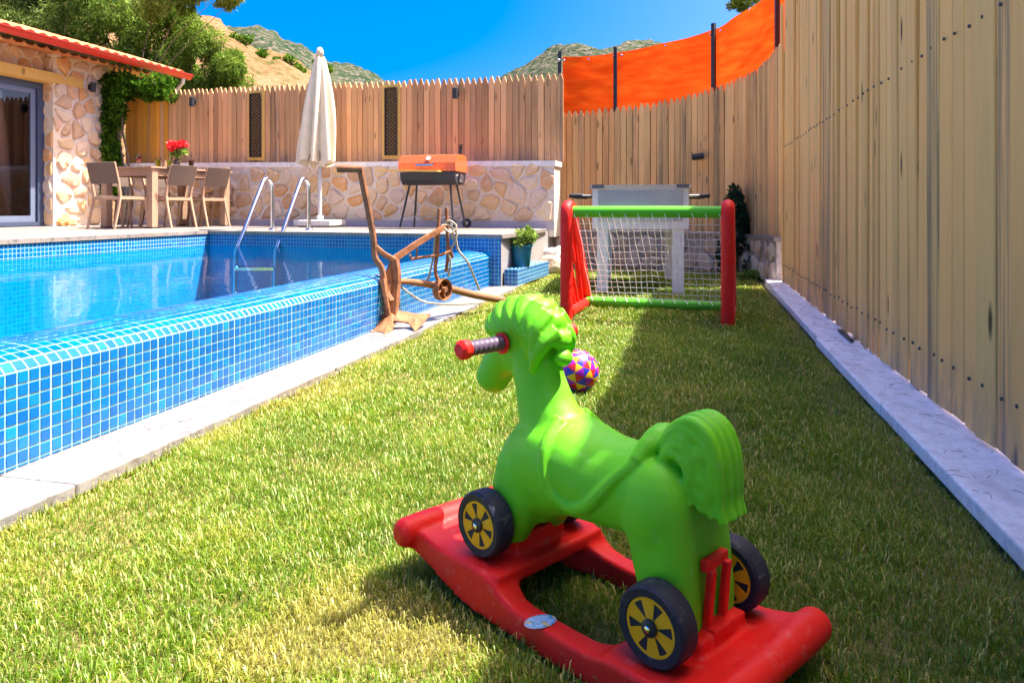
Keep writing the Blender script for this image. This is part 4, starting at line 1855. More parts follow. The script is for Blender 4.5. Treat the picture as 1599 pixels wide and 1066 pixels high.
def make_tree(label, base, height, clusters, leafmat, nleaf, size, aspect, droop, seed, trunk_r=0.12):
    t = thing('tree', label, 'tree', base)
    rng = random.Random(seed)
    m = MB()
    top = Vector((0.1, 0, height * 0.7))
    m.tube(catmull([(0, 0, -0.3), (0.05, 0.05, height * 0.25), (-0.08, 0.02, height * 0.5), top], 4), [trunk_r * (1 - 0.045 * i) for i in range(13)], 8)
    m.build('trunk', BARK, t, smooth=True)
    m = MB()
    cs = []
    for (c, r, wgt) in clusters:
        c = Vector(c)
        st = Vector((0, 0, min(c.z * 0.6, height * 0.55)))
        mid = (st + c) / 2 + Vector((rng.uniform(-.2, .2), rng.uniform(-.2, .2), 0.1))
        m.tube(catmull([st, mid, c], 4), [trunk_r * 0.45 * (1 - 0.09 * i) for i in range(9)], 6)
        # break every cluster into sprays
        for k in range(14):
            dd = Vector((rng.gauss(0, 1), rng.gauss(0, 1), rng.gauss(0, 0.9))).normalized()
            rr = rng.uniform(0.4, 1.0)
            p = c + Vector((dd.x * r[0], dd.y * r[1], dd.z * r[2])) * rr
            m.tube([c, p], [0.012, 0.004], 4)
            sz = rng.uniform(0.22, 0.42)
            cs.append((p, (r[0] * sz, r[1] * sz, r[2] * sz * 1.2), wgt * sz))
    m.build('branches', BARK, t)
    leaf_cloud('crown', leafmat, cs, nleaf, size, aspect, t, droop, seed)
    return t


def tp(base, px, py, dz=0.0):
    """cluster centre relative to the tree base, at the depth of the tree plus dz"""
    Z = base.y + dz
    return V(px, py, Z) - base


b = D(60, 14.5, -0.2)
make_tree('large olive green tree rising behind the house roof at far left', b, 5.2,
          [(tp(b, 20, 15), (1.0, 0.8, 0.8), 1), (tp(b, 90, 5, .5), (0.9, 0.8, 0.8), 1), (tp(b, 60, 60, -.4), (1.0, 0.8, 0.6), 1), (tp(b, 0, -50), (1, 1, 0.8), 1), (tp(b, 120, -40), (0.9, .8, .7), .8)],
          LEAF_A, 36000, 0.09, 0.13, 0.9, 5)
b = D(185, 14.0, -0.2)
make_tree('drooping willow-like tree behind the middle of the house roof', b, 5.0,
          [(tp(b, 150, 30), (0.8, 0.8, 0.7), 1), (tp(b, 205, 55, -.5), (0.7, 0.7, 0.7), 1), (tp(b, 225, 5), (0.8, 0.8, 0.7), 1), (tp(b, 170, 90, -.3), (0.7, 0.7, 0.5), 1), (tp(b, 250, 95, -.3), (0.6, 0.6, 0.5), .8), (tp(b, 180, -45), (0.9, .8, .6), .8)],
          LEAF_B, 40000, 0.085, 0.13, 1.1, 6)
b = D(318, 13.6, -0.2)
make_tree('bushy light green tree above the fence between the house roof and the mountain', b, 4.0,
          [(tp(b, 300, 70), (0.6, 0.6, 0.5), 1), (tp(b, 345, 95), (0.5, 0.5, 0.42), 1), (tp(b, 275, 100), (0.5, 0.5, 0.45), 1), (tp(b, 320, 130), (0.7, 0.5, 0.35), 1), (tp(b, 268, 40), (0.5, 0.5, 0.45), .8), (tp(b, 362, 118), (0.35, .4, .3), .5)],
          LEAF_B, 36000, 0.068, 0.15, 0.5, 7, 0.09)
b = D(215, 12.6, -0.2)
make_tree('feathery grey green tree whose branches hang in at the top of the sky', b, 5.0,
          [(tp(b, 300, -18), (0.55, 0.5, 0.33), 1), (tp(b, 348, -12), (0.33, 0.4, 0.2), .5), (tp(b, 250, -5), (0.5, 0.5, 0.35), 1), (tp(b, 375, -8), (0.12, 0.2, 0.12), .12)],
          LEAF_A, 13000, 0.08, 0.11, 0.8, 8, 0.028)
# creeper between house and fence
t = thing('creeper', 'dark green creeper climbing between the stone pillar and the orange end of the fence', 'creeper', D(180, 10.5, ZD))
base = Vector(t.location)
m = MB()
for k in range(4):
    x = -0.1 + 0.08 * k
    m.tube(catmull([(x, 0, -0.1), (x + 0.05, 0.03, 0.8), (x - 0.04, 0, 1.5), (x + 0.1, 0, 2.3)], 4), 0.014, 5)
m.build('stem', BARK, t)
cs = []
rg = random.Random(4)
for k in range(70):
    zz = rg.uniform(0.45, 2.1)
    wdt = 0.055 if zz < 1.5 else 0.08 + (zz - 1.5) * 0.35
    cs.append((Vector((-0.07 + rg.uniform(-wdt * .7, wdt * 1.2), rg.uniform(-0.12, 0.1), zz)), (0.075, 0.09, 0.11), 1))
for k in range(20):
    cs.append((Vector((rg.uniform(0.1, 0.85), rg.uniform(-0.25, 0.1), rg.uniform(1.85, 2.08))), (0.12, 0.12, 0.08), .8))
for k in range(8):
    cs.append((Vector((rg.uniform(0.05, 0.26), rg.uniform(-0.25, -.1), rg.uniform(1.6, 2.1))), (0.08, 0.08, 0.10), .8))
leaf_cloud('leaves', LEAF_V, cs, 11000, 0.055, 0.33, t, 0.5, 9)
# small tree behind the orange sheet, at the top edge of the photo
b = D(1215, 12.5, -0.3)
make_tree('small green tree just showing above the orange sheet at the upper right', b, 4.6,
          [(tp(b, 1165, 0), (0.30, 0.4, 0.16), .4), (tp(b, 1235, 5), (0.35, 0.5, 0.5), 1), (tp(b, 1230, -60), (0.8, 0.6, 0.5), 1)],
          LEAF_A, 12000, 0.06, 0.18, 0.3, 10, 0.08)

# ------------------------------------------------------------------ hills
def hill(name, mat, ridge, D0, D1, z0, seed, rough, nrow=34, sub=6):
    xs = []
    for (a, b) in zip(ridge, ridge[1:]):
        for k in range(sub):
            xs.append((a[0] + (b[0] - a[0]) * k / sub, a[1] + (b[1] - a[1]) * k / sub))
    xs.append(ridge[-1])
    m = MB()
    W = len(xs)
    for j in range(nrow + 1):
        k = j / nrow
        for (px, py) in xs:
            Z = D0 + (D1 - D0) * k
            if j == nrow:
                Z = D1 * 1.05
            ztop = H + (HY - py) / F * Z
            kk = math.sin(min(1, k * 1.03) * math.pi / 2)
            zz = z0 + (ztop - z0) * kk
            amp = rough * (0.25 + k) * Z / D1
            x = (px - CX) / F * Z
            nz = noise.fractal(Vector((x / Z * 16 + seed, Z / D1 * 16, seed)), 1.0, 2.0, 6) * amp
            zz += nz * (1.0 if k < 1 else 0.4)
            if j == nrow:
                zz -= rough * 2
            m.v.append(Vector((x, Z + nz, zz)))
    for j in range(nrow):
        for i in range(W - 1):
            a = j * W + i
            m.f.append((a, a + 1, a + W + 1, a + W))
    return m.build(name, mat, None, smooth=True, kind='structure')


hill('mountain', HILL_FAR, [(-500, -20), (-100, -40), (150, 20), (290, 45), (340, 44), (372, 43), (400, 43), (424, 52), (444, 66), (470, 72), (500, 88), (535, 104), (580, 121), (640, 140), (720, 160), (760, 150), (790, 120), (820, 104), (850, 90), (885, 78), (915, 71), (950, 68), (990, 70), (1060, 78), (1150, 60), (1300, 30), (1500, 40), (1900, 60), (2400, 120)], 160, 420, -1, 3.3, 7.0, sub=10)
hill('hillside', HILL_NEAR, [(-700, -90), (-300, -110), (0, -60), (150, 0), (250, 22), (320, 34), (355, 52), (400, 75), (440, 92), (480, 112), (540, 150), (620, 200), (760, 250), (900, 280)], 22, 70, -1, 8.1, 1.0)
rg = random.Random(12)
cs = []
m = MB()
for (px, py) in ((435, 96), (410, 84), (455, 92), (385, 62), (470, 106), (365, 60), (360, 100), (500, 100), (515, 108)):
    Z = 62
    c = V(px, py + 3, Z)
    t = thing('shrub', 'round dark green shrub on the bare slope, ' + {435: 'the largest below the ridge', 410: 'high above the middle of the slope', 455: 'close under the mountain slope', 385: 'nearest the light green tree top', 470: 'lowest and just left of the umbrella', 365: 'tucked beside the tree crown', 360: 'half hidden by the bushy tree', 500: 'behind the umbrella tip', 515: 'right of the umbrella tip'}[px], 'shrub', c)
    t['group'] = 'shrubs on the bare slope'
    mm = MB()
    mm.tube([(0, 0, -1.5), (0, 0, 0.3)], 0.08, 5)
    mm.build('trunk', BARK, t)
    leaf_cloud('crown', LEAF_V, [(Vector((rg.uniform(-.3, .3), 0, rg.uniform(-.1, .3))), (0.4, 0.4, 0.3), 1) for _ in range(4)], 420, 0.16, 0.4, t, 0, int(px))

# ------------------------------------------------------------------ dining set
TA = rad(-20)            # table axis (long side) turned from +y
tax = Vector((math.sin(-TA), math.cos(TA), 0))
tbx = Vector((math.cos(TA), -math.sin(-TA), 0))
near = D(234, 8.50, ZD)
TL_, TW_ = 1.28, 0.80
tc = near + tax * TL_ / 2 - tbx * TW_ / 2 + tbx * 0.04
table = thing('dining_table', 'long taupe resin dining table on the pool deck by the stone pillar', 'table', (tc.x, tc.y, ZD), TA)
m = MB()
for i in range(7):
    m.box((-TW_ / 2 + (i + 0.5) * (TW_ + .04) / 7 - 0.02, 0, 0.715), ((TW_ + .04) / 7 - 0.006, TL_ + 0.06, 0.02))
m.build('tabletop', RESIN, table)
m = MB()
for sx in (-1, 1):
    m.box((sx * (TW_ / 2 - 0.03), 0, 0.66), (0.028, TL_ - 0.1, 0.085))
for sy in (-1, 1):
    m.box((0, sy * (TL_ / 2 - 0.03), 0.66), (TW_ - 0.1, 0.028, 0.085))
m.build('apron', RESIN, table)
for sx in (-1, 1):
    for sy in (-1, 1):
        m = MB()
        m.box((sx * (TW_ / 2 - 0.045), sy * (TL_ / 2 - 0.045), 0.352), (0.085, 0.085, 0.704))
        o = m.build('leg', RESIN, table)
        m = MB()
        m.box((sx * (TW_ / 2 - 0.045), sy * (TL_ / 2 - 0.045), 0.008), (0.09, 0.09, 0.016))
        m.build('foot', BLACK, o)


def make_chair():
    """front of the chair looks along +y of its own frame"""
    t = thing('dining_chair', 'x', 'chair', (0, 0, 0), 0, 'wicker backed chairs round the dining table')
    w = 0.22
    for sx in (-1, 1):
        m = MB()
        m.tube([(sx * w, -0.30, 0.0), (sx * w * .98, -0.225, 0.30), (sx * w * .97, -0.20, 0.44), (sx * w, -0.235, 0.62), (sx * w * 1.02, -0.30, 0.86)], [0.017, 0.021, 0.023, 0.020, 0.016], 4, flat=0.8)
        m.build('rear_leg', RESIN, t)
        m = MB()
        m.tube([(sx * w, 0.26, 0.0), (sx * w * .98, 0.20, 0.42)], [0.016, 0.022], 4)
        m.build('front_leg', RESIN, t)
        m = MB()
        m.tube([(sx * w * .98, -0.205, 0.405), (sx * w * .98, 0.21, 0.405)], 0.026, 4, flat=0.6)
        m.build('side_rail', RESIN, t)
    m = MB()
    m.tube([(-w, -0.205, 0.40), (w, -0.205, 0.40)], 0.028, 4, flat=0.6)
    m.tube([(-w, 0.20, 0.40), (w, 0.20, 0.40)], 0.028, 4, flat=0.6)
    m.build('cross_rail', RESIN, t)
    m = MB()
    n = 6
    for i in range(n + 1):
        x = -w + 2 * w * i / n
        dz = -0.012 * math.sin(math.pi * i / n)
        for (y, z) in ((-0.20, 0.43), (0.21, 0.438), (0.21, 0.425), (-0.20, 0.417)):
            m.v.append(Vector((x, y, z + dz)))
    for i in range(n):
        for j in range(4):
            m.f.append((i * 4 + j, i * 4 + (j + 1) % 4, i * 4 + 4 + (j + 1) % 4, i * 4 + 4 + j))
    m.f += [(0, 1, 2, 3), tuple(n * 4 + j for j in range(4))]
    m.build('seat', WICKER, t)
    m = MB()
    for i in range(n + 1):
        x = -w + 2 * w * i / n
        bow = -0.03 * math.sin(math.pi * i / n)
        for (y, z) in ((-0.236, 0.585), (-0.246, 0.585), (-0.318, 0.855), (-0.304, 0.86)):
            m.v.append(Vector((x, y + bow, z)))
    for i in range(n):
        for j in range(4):
            m.f.append((i * 4 + j, i * 4 + (j + 1) % 4, i * 4 + 4 + (j + 1) % 4, i * 4 + 4 + j))
    m.f += [(0, 1, 2, 3), tuple(n * 4 + j for j in range(4))]
    m.build('backrest', WICKER, t)
    return t


ch0 = make_chair()
spots = [
    (0.13, -TL_ / 2 - 0.20, 0.0, 'wicker backed chair at the near end of the dining table, nearest the camera'),
    (TW_ / 2 - 0.12, -0.30, math.pi / 2, 'middle wicker chair on the pool side of the table, in front of the flowers'),
    (TW_ / 2 - 0.12, 0.28, math.pi / 2, 'wicker chair on the pool side of the table, nearest the pool ladder'),
    (-TW_ / 2 + 0.10, -0.30, -math.pi / 2, 'chair on the house side of the table, behind the nearest chair'),
    (-TW_ / 2 + 0.10, 0.30, -math.pi / 2, 'chair on the house side of the table, beside the creeper'),
    (0.0, TL_ / 2 + 0.10, math.pi, 'chair at the far end of the dining table against the stone wall'),
]
Rt = Matrix.Rotation(TA, 3, 'Z')
for i, (lx, ly, rz, lab) in enumerate(spots):
    c = ch0 if i == 0 else copy_tree(ch0)
    p = Rt @ Vector((lx, ly, 0))
    c.location = (tc.x + p.x, tc.y + p.y, ZD)
    c.rotation_euler = (0, 0, TA + rz + random.uniform(-.04, .04))
    c['label'] = lab
    c.scale = (0.88, 0.88, 0.87)


def on_table(px, dz=8.9):
    """point of the table top seen at this photo column"""
    p = D(px, dz, ZD + 0.725)
    return p


def tumbler(px, Z, mat, label, stem=False, r=0.036, h=0.125):
    t = thing('drinking_glass', label, 'glass', D(px, Z, ZD + 0.7255))
    m = MB()
    if stem:
        m.lathe([(0.032, 0), (0.032, 0.003), (0.004, 0.007), (0.004, 0.055), (r * .7, 0.065), (r, 0.09), (r * .95, 0.155)], 16)
    else:
        m.lathe([(r * .8, 0), (r * .8, 0.004), (r, h)], 16)
    m.build('glass_body', CLEAR, t, smooth=40)
    m = MB()
    if stem:
        m.lathe([(0.002, 0.061), (r * .66, 0.068), (r * .93, 0.09), (r * .9, 0.13)], 16)
    else:
        m.lathe([(r * .74, 0.008), (r * .92, h * 0.85)], 16)
    m.build('drink', mat, t, smooth=40)


RJ = plain('red_juice', (0.45, 0.008, 0.02), 0.15)
YJ = plain('yellow_juice', (1.0, 0.85, 0.01), 0.15)
tumbler(217, 8.75, RJ, 'stemmed glass of red juice nearest the stone pillar on the table', True)
tumbler(247.5, 8.95, YJ, 'tumbler of bright yellow juice in the middle of the table')
tumbler(265, 8.7, YJ, 'short glass of yellow green juice just left of the flower vase', r=0.034, h=0.09)
tumbler(299, 9.0, RJ, 'tumbler of dark red juice to the right of the flower vase', r=0.032, h=0.11)
t = thing('jug', 'small brown rimmed glass jug between the yellow drinks', 'jug', D(257.5, 9.1, ZD + 0.7255))
m = MB()
m.lathe([(0.03, 0), (0.036, 0.03), (0.02, 0.08), (0.026, 0.11), (0.022, 0.11), (0.016, 0.08), (0.03, 0.03), (0.02, 0.006)], 14)
m.build('jug_body', plain('smoked_glass', (0.33, 0.2, 0.12), 0.15), t, smooth=40)
fv = thing('flower_vase', 'brown vase of red geranium blossoms standing on the dining table', 'vase', D(276.5, 8.85, ZD + 0.7255))
m = MB()
m.lathe([(0.03, 0), (0.04, 0.03), (0.036, 0.07), (0.024, 0.09), (0.030, 0.105)], 14)
m.build('vase_body', plain('brown_glaze', (0.16, 0.08, 0.05), 0.3), fv, smooth=40)
m = MB()
for k in range(9):
    a = k * 0.7
    m.tube([(0, 0, 0.09), (0.05 * math.cos(a), 0.05 * math.sin(a), 0.18), (0.10 * math.cos(a), 0.1 * math.sin(a), 0.23 + .02 * (k % 3))], 0.004, 4)
m.build('stem', LEAF_P, fv)
leaf_cloud('leaves', LEAF_P, [(Vector((0, 0, 0.17)), (0.07, 0.07, 0.05), 1), (Vector((0.06, 0, 0.2)), (0.06, 0.05, 0.04), 1)], 120, 0.05, 0.35, fv, 0.1, 31)
for k in range(8):
    a = k * 0.83
    rr = 0.02 if k == 0 else 0.08
    leaf_cloud('blossom', LEAFRED, [(Vector((rr * math.cos(a) + 0.012, rr * math.sin(a), 0.265 + 0.028 * math.sin(k * 2.1))), (0.045, 0.045, 0.038), 1)], 170, 0.022, 0.5, fv, 0, 50 + k)

# ------------------------------------------------------------------ closed umbrella
um = thing('closed_umbrella', 'closed cream parasol tied around its white pole on the deck', 'umbrella', D(500, 9.15, ZD))
m = MB()
zt = zat(78, 9.15) - ZD
m.tube([(0, 0, 0.0), (0, 0, zt)], 0.024, 12)
m.build('pole', WHITEM, um, smooth=40)
m = MB()
m.box((0, 0, 0.055), (0.50, 0.42, 0.07), Matrix.Rotation(ROT, 3, 'Z'))
m.box((0, 0, 0.01), (0.42, 0.34, 0.02), Matrix.Rotation(ROT, 3, 'Z'))
m.lathe([(0.05, 0.09), (0.045, 0.14), (0.03, 0.15)], 12)
o = m.build('base', WHITEM, um)
bv = o.modifiers.new('b', 'BEVEL')
bv.width = 0.01
cz0, cz1 = zat(252, 9.15) - ZD, zat(80, 9.15) - ZD
m = MB()
nu, nv = 96, 26
cxo = -0.035
for j in range(nv + 1):
    k = j / nv      # 0 top .. 1 bottom
    env = 0.035 + 0.21 * k ** 0.75 + 0.03 * math.sin(k * 3.0)
    if k < 0.06:
        env = 0.02 + k * 0.55
    for i in range(nu):
        a = 2 * math.pi * i / nu
        fold = 0.5 + 0.5 * math.cos(8 * a + 0.5 * math.sin(k * 5 + 2 * a))
        dep = 0.15 + 0.45 * k
        r_ = env * (1 - dep * (1 - fold) ** 1.4) * (1 + 0.10 * math.sin(3 * a + 4 * k))
        dz = 0.03 * math.sin(8 * a + 1) * (k > 0.97) + (0.02 * noise.noise(Vector((a * 2, k * 3, 1)))) * k
        sag = -0.05 * k * (0.5 + 0.5 * math.sin(a * 4)) if k > 0.9 else 0
        m.v.append(Vector((r_ * math.cos(a) + cxo * k + 0.0, r_ * math.sin(a) * 0.85, cz1 + (cz0 - cz1) * k + dz + sag)))
for j in range(nv):
    for i in range(nu):
        i2 = (i + 1) % nu
        m.f.append((j * nu + i, j * nu + i2, (j + 1) * nu + i2, (j + 1) * nu + i))
cp = m.build('canopy', CANVAS, um, smooth=True)
m = MB()
m.lathe([(0.002, 0.05), (0.03, 0.035), (0.045, 0.0), (0.05, -0.10), (0.02, -0.02)], 12, (0, 0, cz1))
m.build('top_cap', CANVAS, um, smooth=True)
m = MB()
tz = cz1 + (cz0 - cz1) * 0.42
pp = [Vector(((0.19) * math.cos(a), 0.165 * math.sin(a), tz + 0.01 * math.sin(a * 2))) + Vector((cxo * .4, 0, 0)) for a in [2 * math.pi * k / 20 for k in range(21)]]
for k in range(8):
    a = 2 * math.pi * (k + 0.5) / 8
    rr = 0.19
    m.tube([(0, 0, cz0 + 0.35), (rr * math.cos(a) + cxo, rr * .85 * math.sin(a), cz0 + 0.0)], 0.008, 4)
m.build('ribs', WOOD_OLD, um, smooth=None)

# ------------------------------------------------------------------ barbecue
Zb = 8.55
bx = D(677, Zb, ZD)
bq = thing('charcoal_grill', 'orange lidded charcoal barbecue on black legs before the stone wall', 'grill', bx, math.atan2(wdir.y, wdir.x) + rad(2))
k_ = Zb / F
W_ = 94 * k_
zz = lambda py: zat(py, Zb) - ZD
m = MB()
lid = [(-0.19, zz(269)), (-0.20, zz(256)), (-0.15, zz(244.5)), (-0.06, zz(242.5)), (0.06, zz(242.5)), (0.15, zz(244.5)), (0.20, zz(256)), (0.19, zz(269))]
for sx in (-1, 1):
    for (y, z_) in lid:
        m.v.append(Vector((sx * W_ / 2, y, z_)))
n8 = len(lid)
for i in range(n8):
    j = (i + 1) % n8
    m.f.append((i, j, n8 + j, n8 + i))
m.f += [tuple(range(n8)), tuple(range(n8, 2 * n8))]
o = m.build('lid', plain('orange_enamel', (0.80, 0.13, 0.03), 0.3, coat=0.4), bq)
m = MB()
m.tube([(-0.12, -0.235, zz(260)), (0.10, -0.235, zz(260))], 0.013, 8)
m.tube([(-0.10, -0.19, zz(260)), (-0.10, -0.235, zz(260))], 0.008, 6)
m.tube([(0.08, -0.19, zz(260)), (0.08, -0.235, zz(260))], 0.008, 6)
m.build('lid_handle', CHROME, o, smooth=40)
m = MB()
m.lathe([(0.03, 0), (0.03, 0.006)], 14, (0.02, -0.185, zz(249)), Matrix.Rotation(rad(60), 3, 'X'))
m.build('thermometer', WHITEM, o)
m = MB()
tub = [(-0.185, zz(270)), (-0.17, zz(281)), (-0.11, zz(289)), (0.11, zz(289)), (0.17, zz(281)), (0.185, zz(270))]
for sx in (-1, 1):
    for (y, z_) in tub:
        m.v.append(Vector((sx * (W_ / 2 - 0.01) * (0.99), y, z_)))
for i in range(6):
    j = (i + 1) % 6
    m.f.append((i, j, 6 + j, 6 + i))
m.f += [tuple(range(6)), tuple(range(6, 12))]
m.build('firebox', BLACK, bq)
m = MB()
m.box((-0.18, -0.26, zz(268)), (W_ * 1.05, 0.12, 0.016), Matrix.Rotation(rad(1.5), 3, 'Y'))
m.build('front_shelf', WOOD_BEAM, bq)
for sx in (-1, 1):
    for sy in (-1, 1):
        m = MB()
        m.tube([(sx * (W_ / 2 - 0.10), sy * 0.10, zz(287)), (sx * (W_ / 2 - 0.02), sy * 0.20, 0.012)], 0.013, 6)
        m.build('leg', BLACK, bq)
m = MB()
m.tube([(-W_ / 2 + 0.05, -0.17, 0.14), (W_ / 2 - 0.04, -0.17, 0.14)], 0.007, 6)
m.tube([(-W_ / 2 + 0.05, 0.17, 0.14), (W_ / 2 - 0.04, 0.17, 0.14)], 0.007, 6)
m.tube([(W_ / 2 - 0.02, -0.22, 0.06), (W_ / 2 - 0.02, 0.24, 0.06)], 0.007, 6)
m.build('cross_bar', CHROME, bq)
for y in (-0.235, 0.235):
    m = MB()
    m.lathe([(0.03, -0.018), (0.055, -0.016), (0.058, 0), (0.055, 0.016), (0.03, 0.018)], 18, (0, 0, 0), Matrix.Rotation(math.pi / 2, 3, 'X'))
    o = m.build('wheel', RUBBER, bq, smooth=40, loc=(W_ / 2 - 0.02, y, 0.06))
    m = MB()
    m.lathe([(0.02, -0.021), (0.02, 0.021)], 10, (0, 0, 0), Matrix.Rotation(math.pi / 2, 3, 'X'))
    m.build('hub', WHITEM, o)
m = MB()
m.tube([(W_ / 2 - 0.03, 0.05, zz(250)), (W_ / 2 - 0.03, 0.05, zz(229))], 0.02, 10)
m.lathe([(0.03, 0), (0.034, 0.008), (0.01, 0.012)], 12, (W_ / 2 - 0.03, 0.05, zz(228)))
m.build('chimney', BLACK, bq, smooth=40)
m = MB()
m.lathe([(0.05, -0.01), (0.05, 0.01)], 12, (W_ / 2 + 0.006, -0.02, zz(279)), Matrix.Rotation(math.pi / 2, 3, 'Y'))
m.build('air_vent', CHROME, bq)

# ------------------------------------------------------------------ ladder
ld = thing('pool_ladder', 'pair of bent stainless steel handrails at the far edge of the pool', 'ladder')
for (pxb, nm) in ((426, 'a'), (483, 'b')):
    base = D(pxb, 7.95, ZD)
    pts = []
    h1 = 0.53
    pts.append(base)
    pts.append(base + Vector((0, 0, h1 * 0.82)))
    R_ = 0.10
    c = base - A * R_ + Vector((0, 0, h1 * 0.86))
    for k in range(9):
        a = math.pi * k / 9 * 0.9
        pts.append(c + A * R_ * math.cos(a) + Vector((0, 0, R_ * math.sin(a))))
    end = base - A * 0.66 + Vector((0, 0, ZW - ZD - 0.05))
    pts.append(pts[-1] + (end - pts[-1]) * 0.35)
    pts.append(end)
    pts.append(end - Vector((0, 0, 0.8)) - A * 0.03)
    m = MB()
    m.tube(pts, 0.021, 12)
    rail = m.build('handrail', CHROME, ld, smooth=50)
    m = MB()
    m.lathe([(0.045, 0), (0.04, 0.012), (0.022, 0.02)], 16, base)
    m.build('flange', CHROME, rail, smooth=40)
m = MB()
for j in range(3):
    a_ = D(426, 7.95, 0) - A * 0.67
    b_ = D(483, 7.95, 0) - A * 0.67
    zz_ = ZW - 0.22 - 0.25 * j
    m.tube([(a_.x, a_.y, zz_), (b_.x, b_.y, zz_)], 0.03, 6, flat=1.6)
m.build('steps', CHROME, ld)

# ------------------------------------------------------------------ pot plant and rocks
pb = D(815, 7.12, 0.176)
pc = L(R_FACE + 0.19, 6.72, 0.176)
pot = thing('potted_plant', 'teal plastic pot of leafy green plant at the pool corner', 'potted plant', (pc.x, pc.y, 0.176))
m = MB()
m.lathe([(0.075, 0), (0.078, 0.004), (0.098, 0.185), (0.108, 0.19), (0.108, 0.207), (0.098, 0.207), (0.095, 0.19)], 24)
m.build('pot', plain('teal_pot', (0.015, 0.16, 0.22), 0.4), pot, smooth=40)
m = MB()
m.lathe([(0.09, 0.17), (0.09, 0.188)], 20)
m.build('soil', SOIL, pot)
cs = [(Vector((random.uniform(-.07, .09), random.uniform(-.08, .08), random.uniform(0.2, 0.33))), (0.05, 0.05, 0.045), 1) for _ in range(16)]
cs += [(Vector((-0.10, -0.02, 0.20)), (0.04, 0.04, 0.05), 1), (Vector((0.10, 0, 0.29)), (0.06, 0.04, 0.03), .7)]
m = MB()
for c in cs:
    m.tube([(0, 0, 0.18), (c[0].x * .6, c[0].y * .6, c[0].z * .85), c[0]], 0.003, 4)
m.build('stem', LEAF_P, pot)
leaf_cloud('leaves', LEAF_P, cs, 1500, 0.036, 0.24, pot, 0.2, 77)


def rock(loc, r, label, seed, flat=0.6, mat=ROCK):
    bm = bmesh.new()
    bmesh.ops.create_icosphere(bm, subdivisions=4, radius=1)
    for v in bm.verts:
        c = v.co.copy()
        d = 1 + 0.28 * noise.noise(c * 1.2 + Vector((seed, 0, 0))) + 0.10 * noise.noise(c * 4 + Vector((seed, 3, 0))) + 0.04 * noise.noise(c * 11)
        v.co = Vector((c.x * r[0] * d, c.y * r[1] * d, c.z * r[2] * d))
    me = bpy.data.meshes.new('rock')
    bm.to_mesh(me)
    bm.free()
    me.materials.append(mat)
    me.shade_smooth()
    o = bpy.data.objects.new('rock', me)
    put(o, None, loc, label=label, category='rock')
    return o


rock(D(859, 8.02, 0.10), (0.15, 0.12, 0.12), 'ochre veined boulder on the coping behind the red goal post', 2.0)
rock(D(868, 8.4, 0.16), (0.20, 0.12, 0.12), 'flat white stone lying behind the ochre boulder', 5.0, mat=stone_mat('white_rock', [(0, (.8, .76, .7)), (1, (.8, .76, .7))], 0.2))
rock(D(843, 7.9, 0.08), (0.07, 0.06, 0.06), 'small brown stone between the teal pot and the ochre boulder', 9.0)

# ------------------------------------------------------------------ cypress
cy = G(1152, 432)
t = thing('cypress_shrub', 'dark green young cypress growing at the corner by the goal', 'shrub', (cy.x, cy.y, 0))
m = MB()
m.tube([(0, 0, -0.05), (0.0, 0, 0.5), (-0.04, 0, 0.95)], [0.02, 0.014, 0.005], 6)
m.build('stem', BARK, t)
cs = []
rg = random.Random(3)
Zc = cy.y


def cyp(px, py):
    return V(px, py, Zc) - Vector((cy.x, cy.y, 0))


for k in range(120):
    f = rg.random()
    zz_ = 0.05 + 0.9 * f
    w = 0.17 * (1 - f) ** 0.7 + 0.02
    cs.append((Vector((-0.04 * f + rg.uniform(-w, w) * 1.0, rg.uniform(-w, w), zz_)), (0.028, 0.028, 0.05), 1))
for k in range(30):
    f = rg.random()
    cs.append((Vector((0.02 + 0.09 * f + rg.uniform(-.02, .02), rg.uniform(-.05, .05), 0.3 + 0.52 * (1 - f) ** .6)), (0.03, 0.03, 0.05), 1))
for k in range(22):
    f = rg.random()
    cs.append((Vector((0.10 + 0.17 * f, rg.uniform(-.05, .05), 0.12 + 0.28 * f + rg.uniform(-.05, .05))), (0.028, 0.028, 0.04), 1))
leaf_cloud('foliage', LEAF_C, cs, 9000, 0.03, 0.22, t, -0.7, 12)
t2p = G(1168, 437)
t = thing('low_plant', 'low olive green groundcover plant at the foot of the cypress', 'plant', (t2p.x + 0.05, t2p.y, 0))
m = MB()
m.tube([(0, 0, -0.02), (0, 0, 0.06)], 0.008, 5)
m.build('stem', BARK, t)
leaf_cloud('leaves', LEAF_P, [(Vector((random.uniform(-.12, .14), random.uniform(-.08, .08), 0.05)), (0.05, 0.05, 0.035), 1) for _ in range(12)], 900, 0.03, 0.3, t, 0, 13)

# ------------------------------------------------------------------ football table
Zt = 6.15
tabc = D(1000, Zt, 0)
Lg, Wd = 1.30, 0.80
ft = thing('football_table', 'white table football game with long box on square legs behind the goal', 'table football', (tabc.x, tabc.y, 0), rad(-9))
TLG = Zt / F
zb_, zt_ = zat(358, Zt), zat(292, Zt)
m = MB()
th = 0.025
m.box((0, 0.012, (zb_ + zt_) / 2), (Wd, th, zt_ - zb_))
m.box((0, Lg - 0.012, (zb_ + zt_) / 2), (Wd, th, zt_ - zb_))
o = m.build('end_panel', WHITEP, ft)
m = MB()
for sx in (-1, 1):
    m.box((sx * (Wd / 2 - th / 2), Lg / 2, (zb_ + zt_) / 2), (th, Lg - 2 * th - .002, zt_ - zb_ - 0.001))
m.build('side_panel', WHITEP, ft)
m = MB()
m.box((0, Lg / 2, zb_ + 0.10), (Wd - 2 * th, Lg - 2 * th, 0.01))
m.build('playing_field', plain('field_green', (0.05, 0.25, 0.06), 0.4), ft)
m = MB()
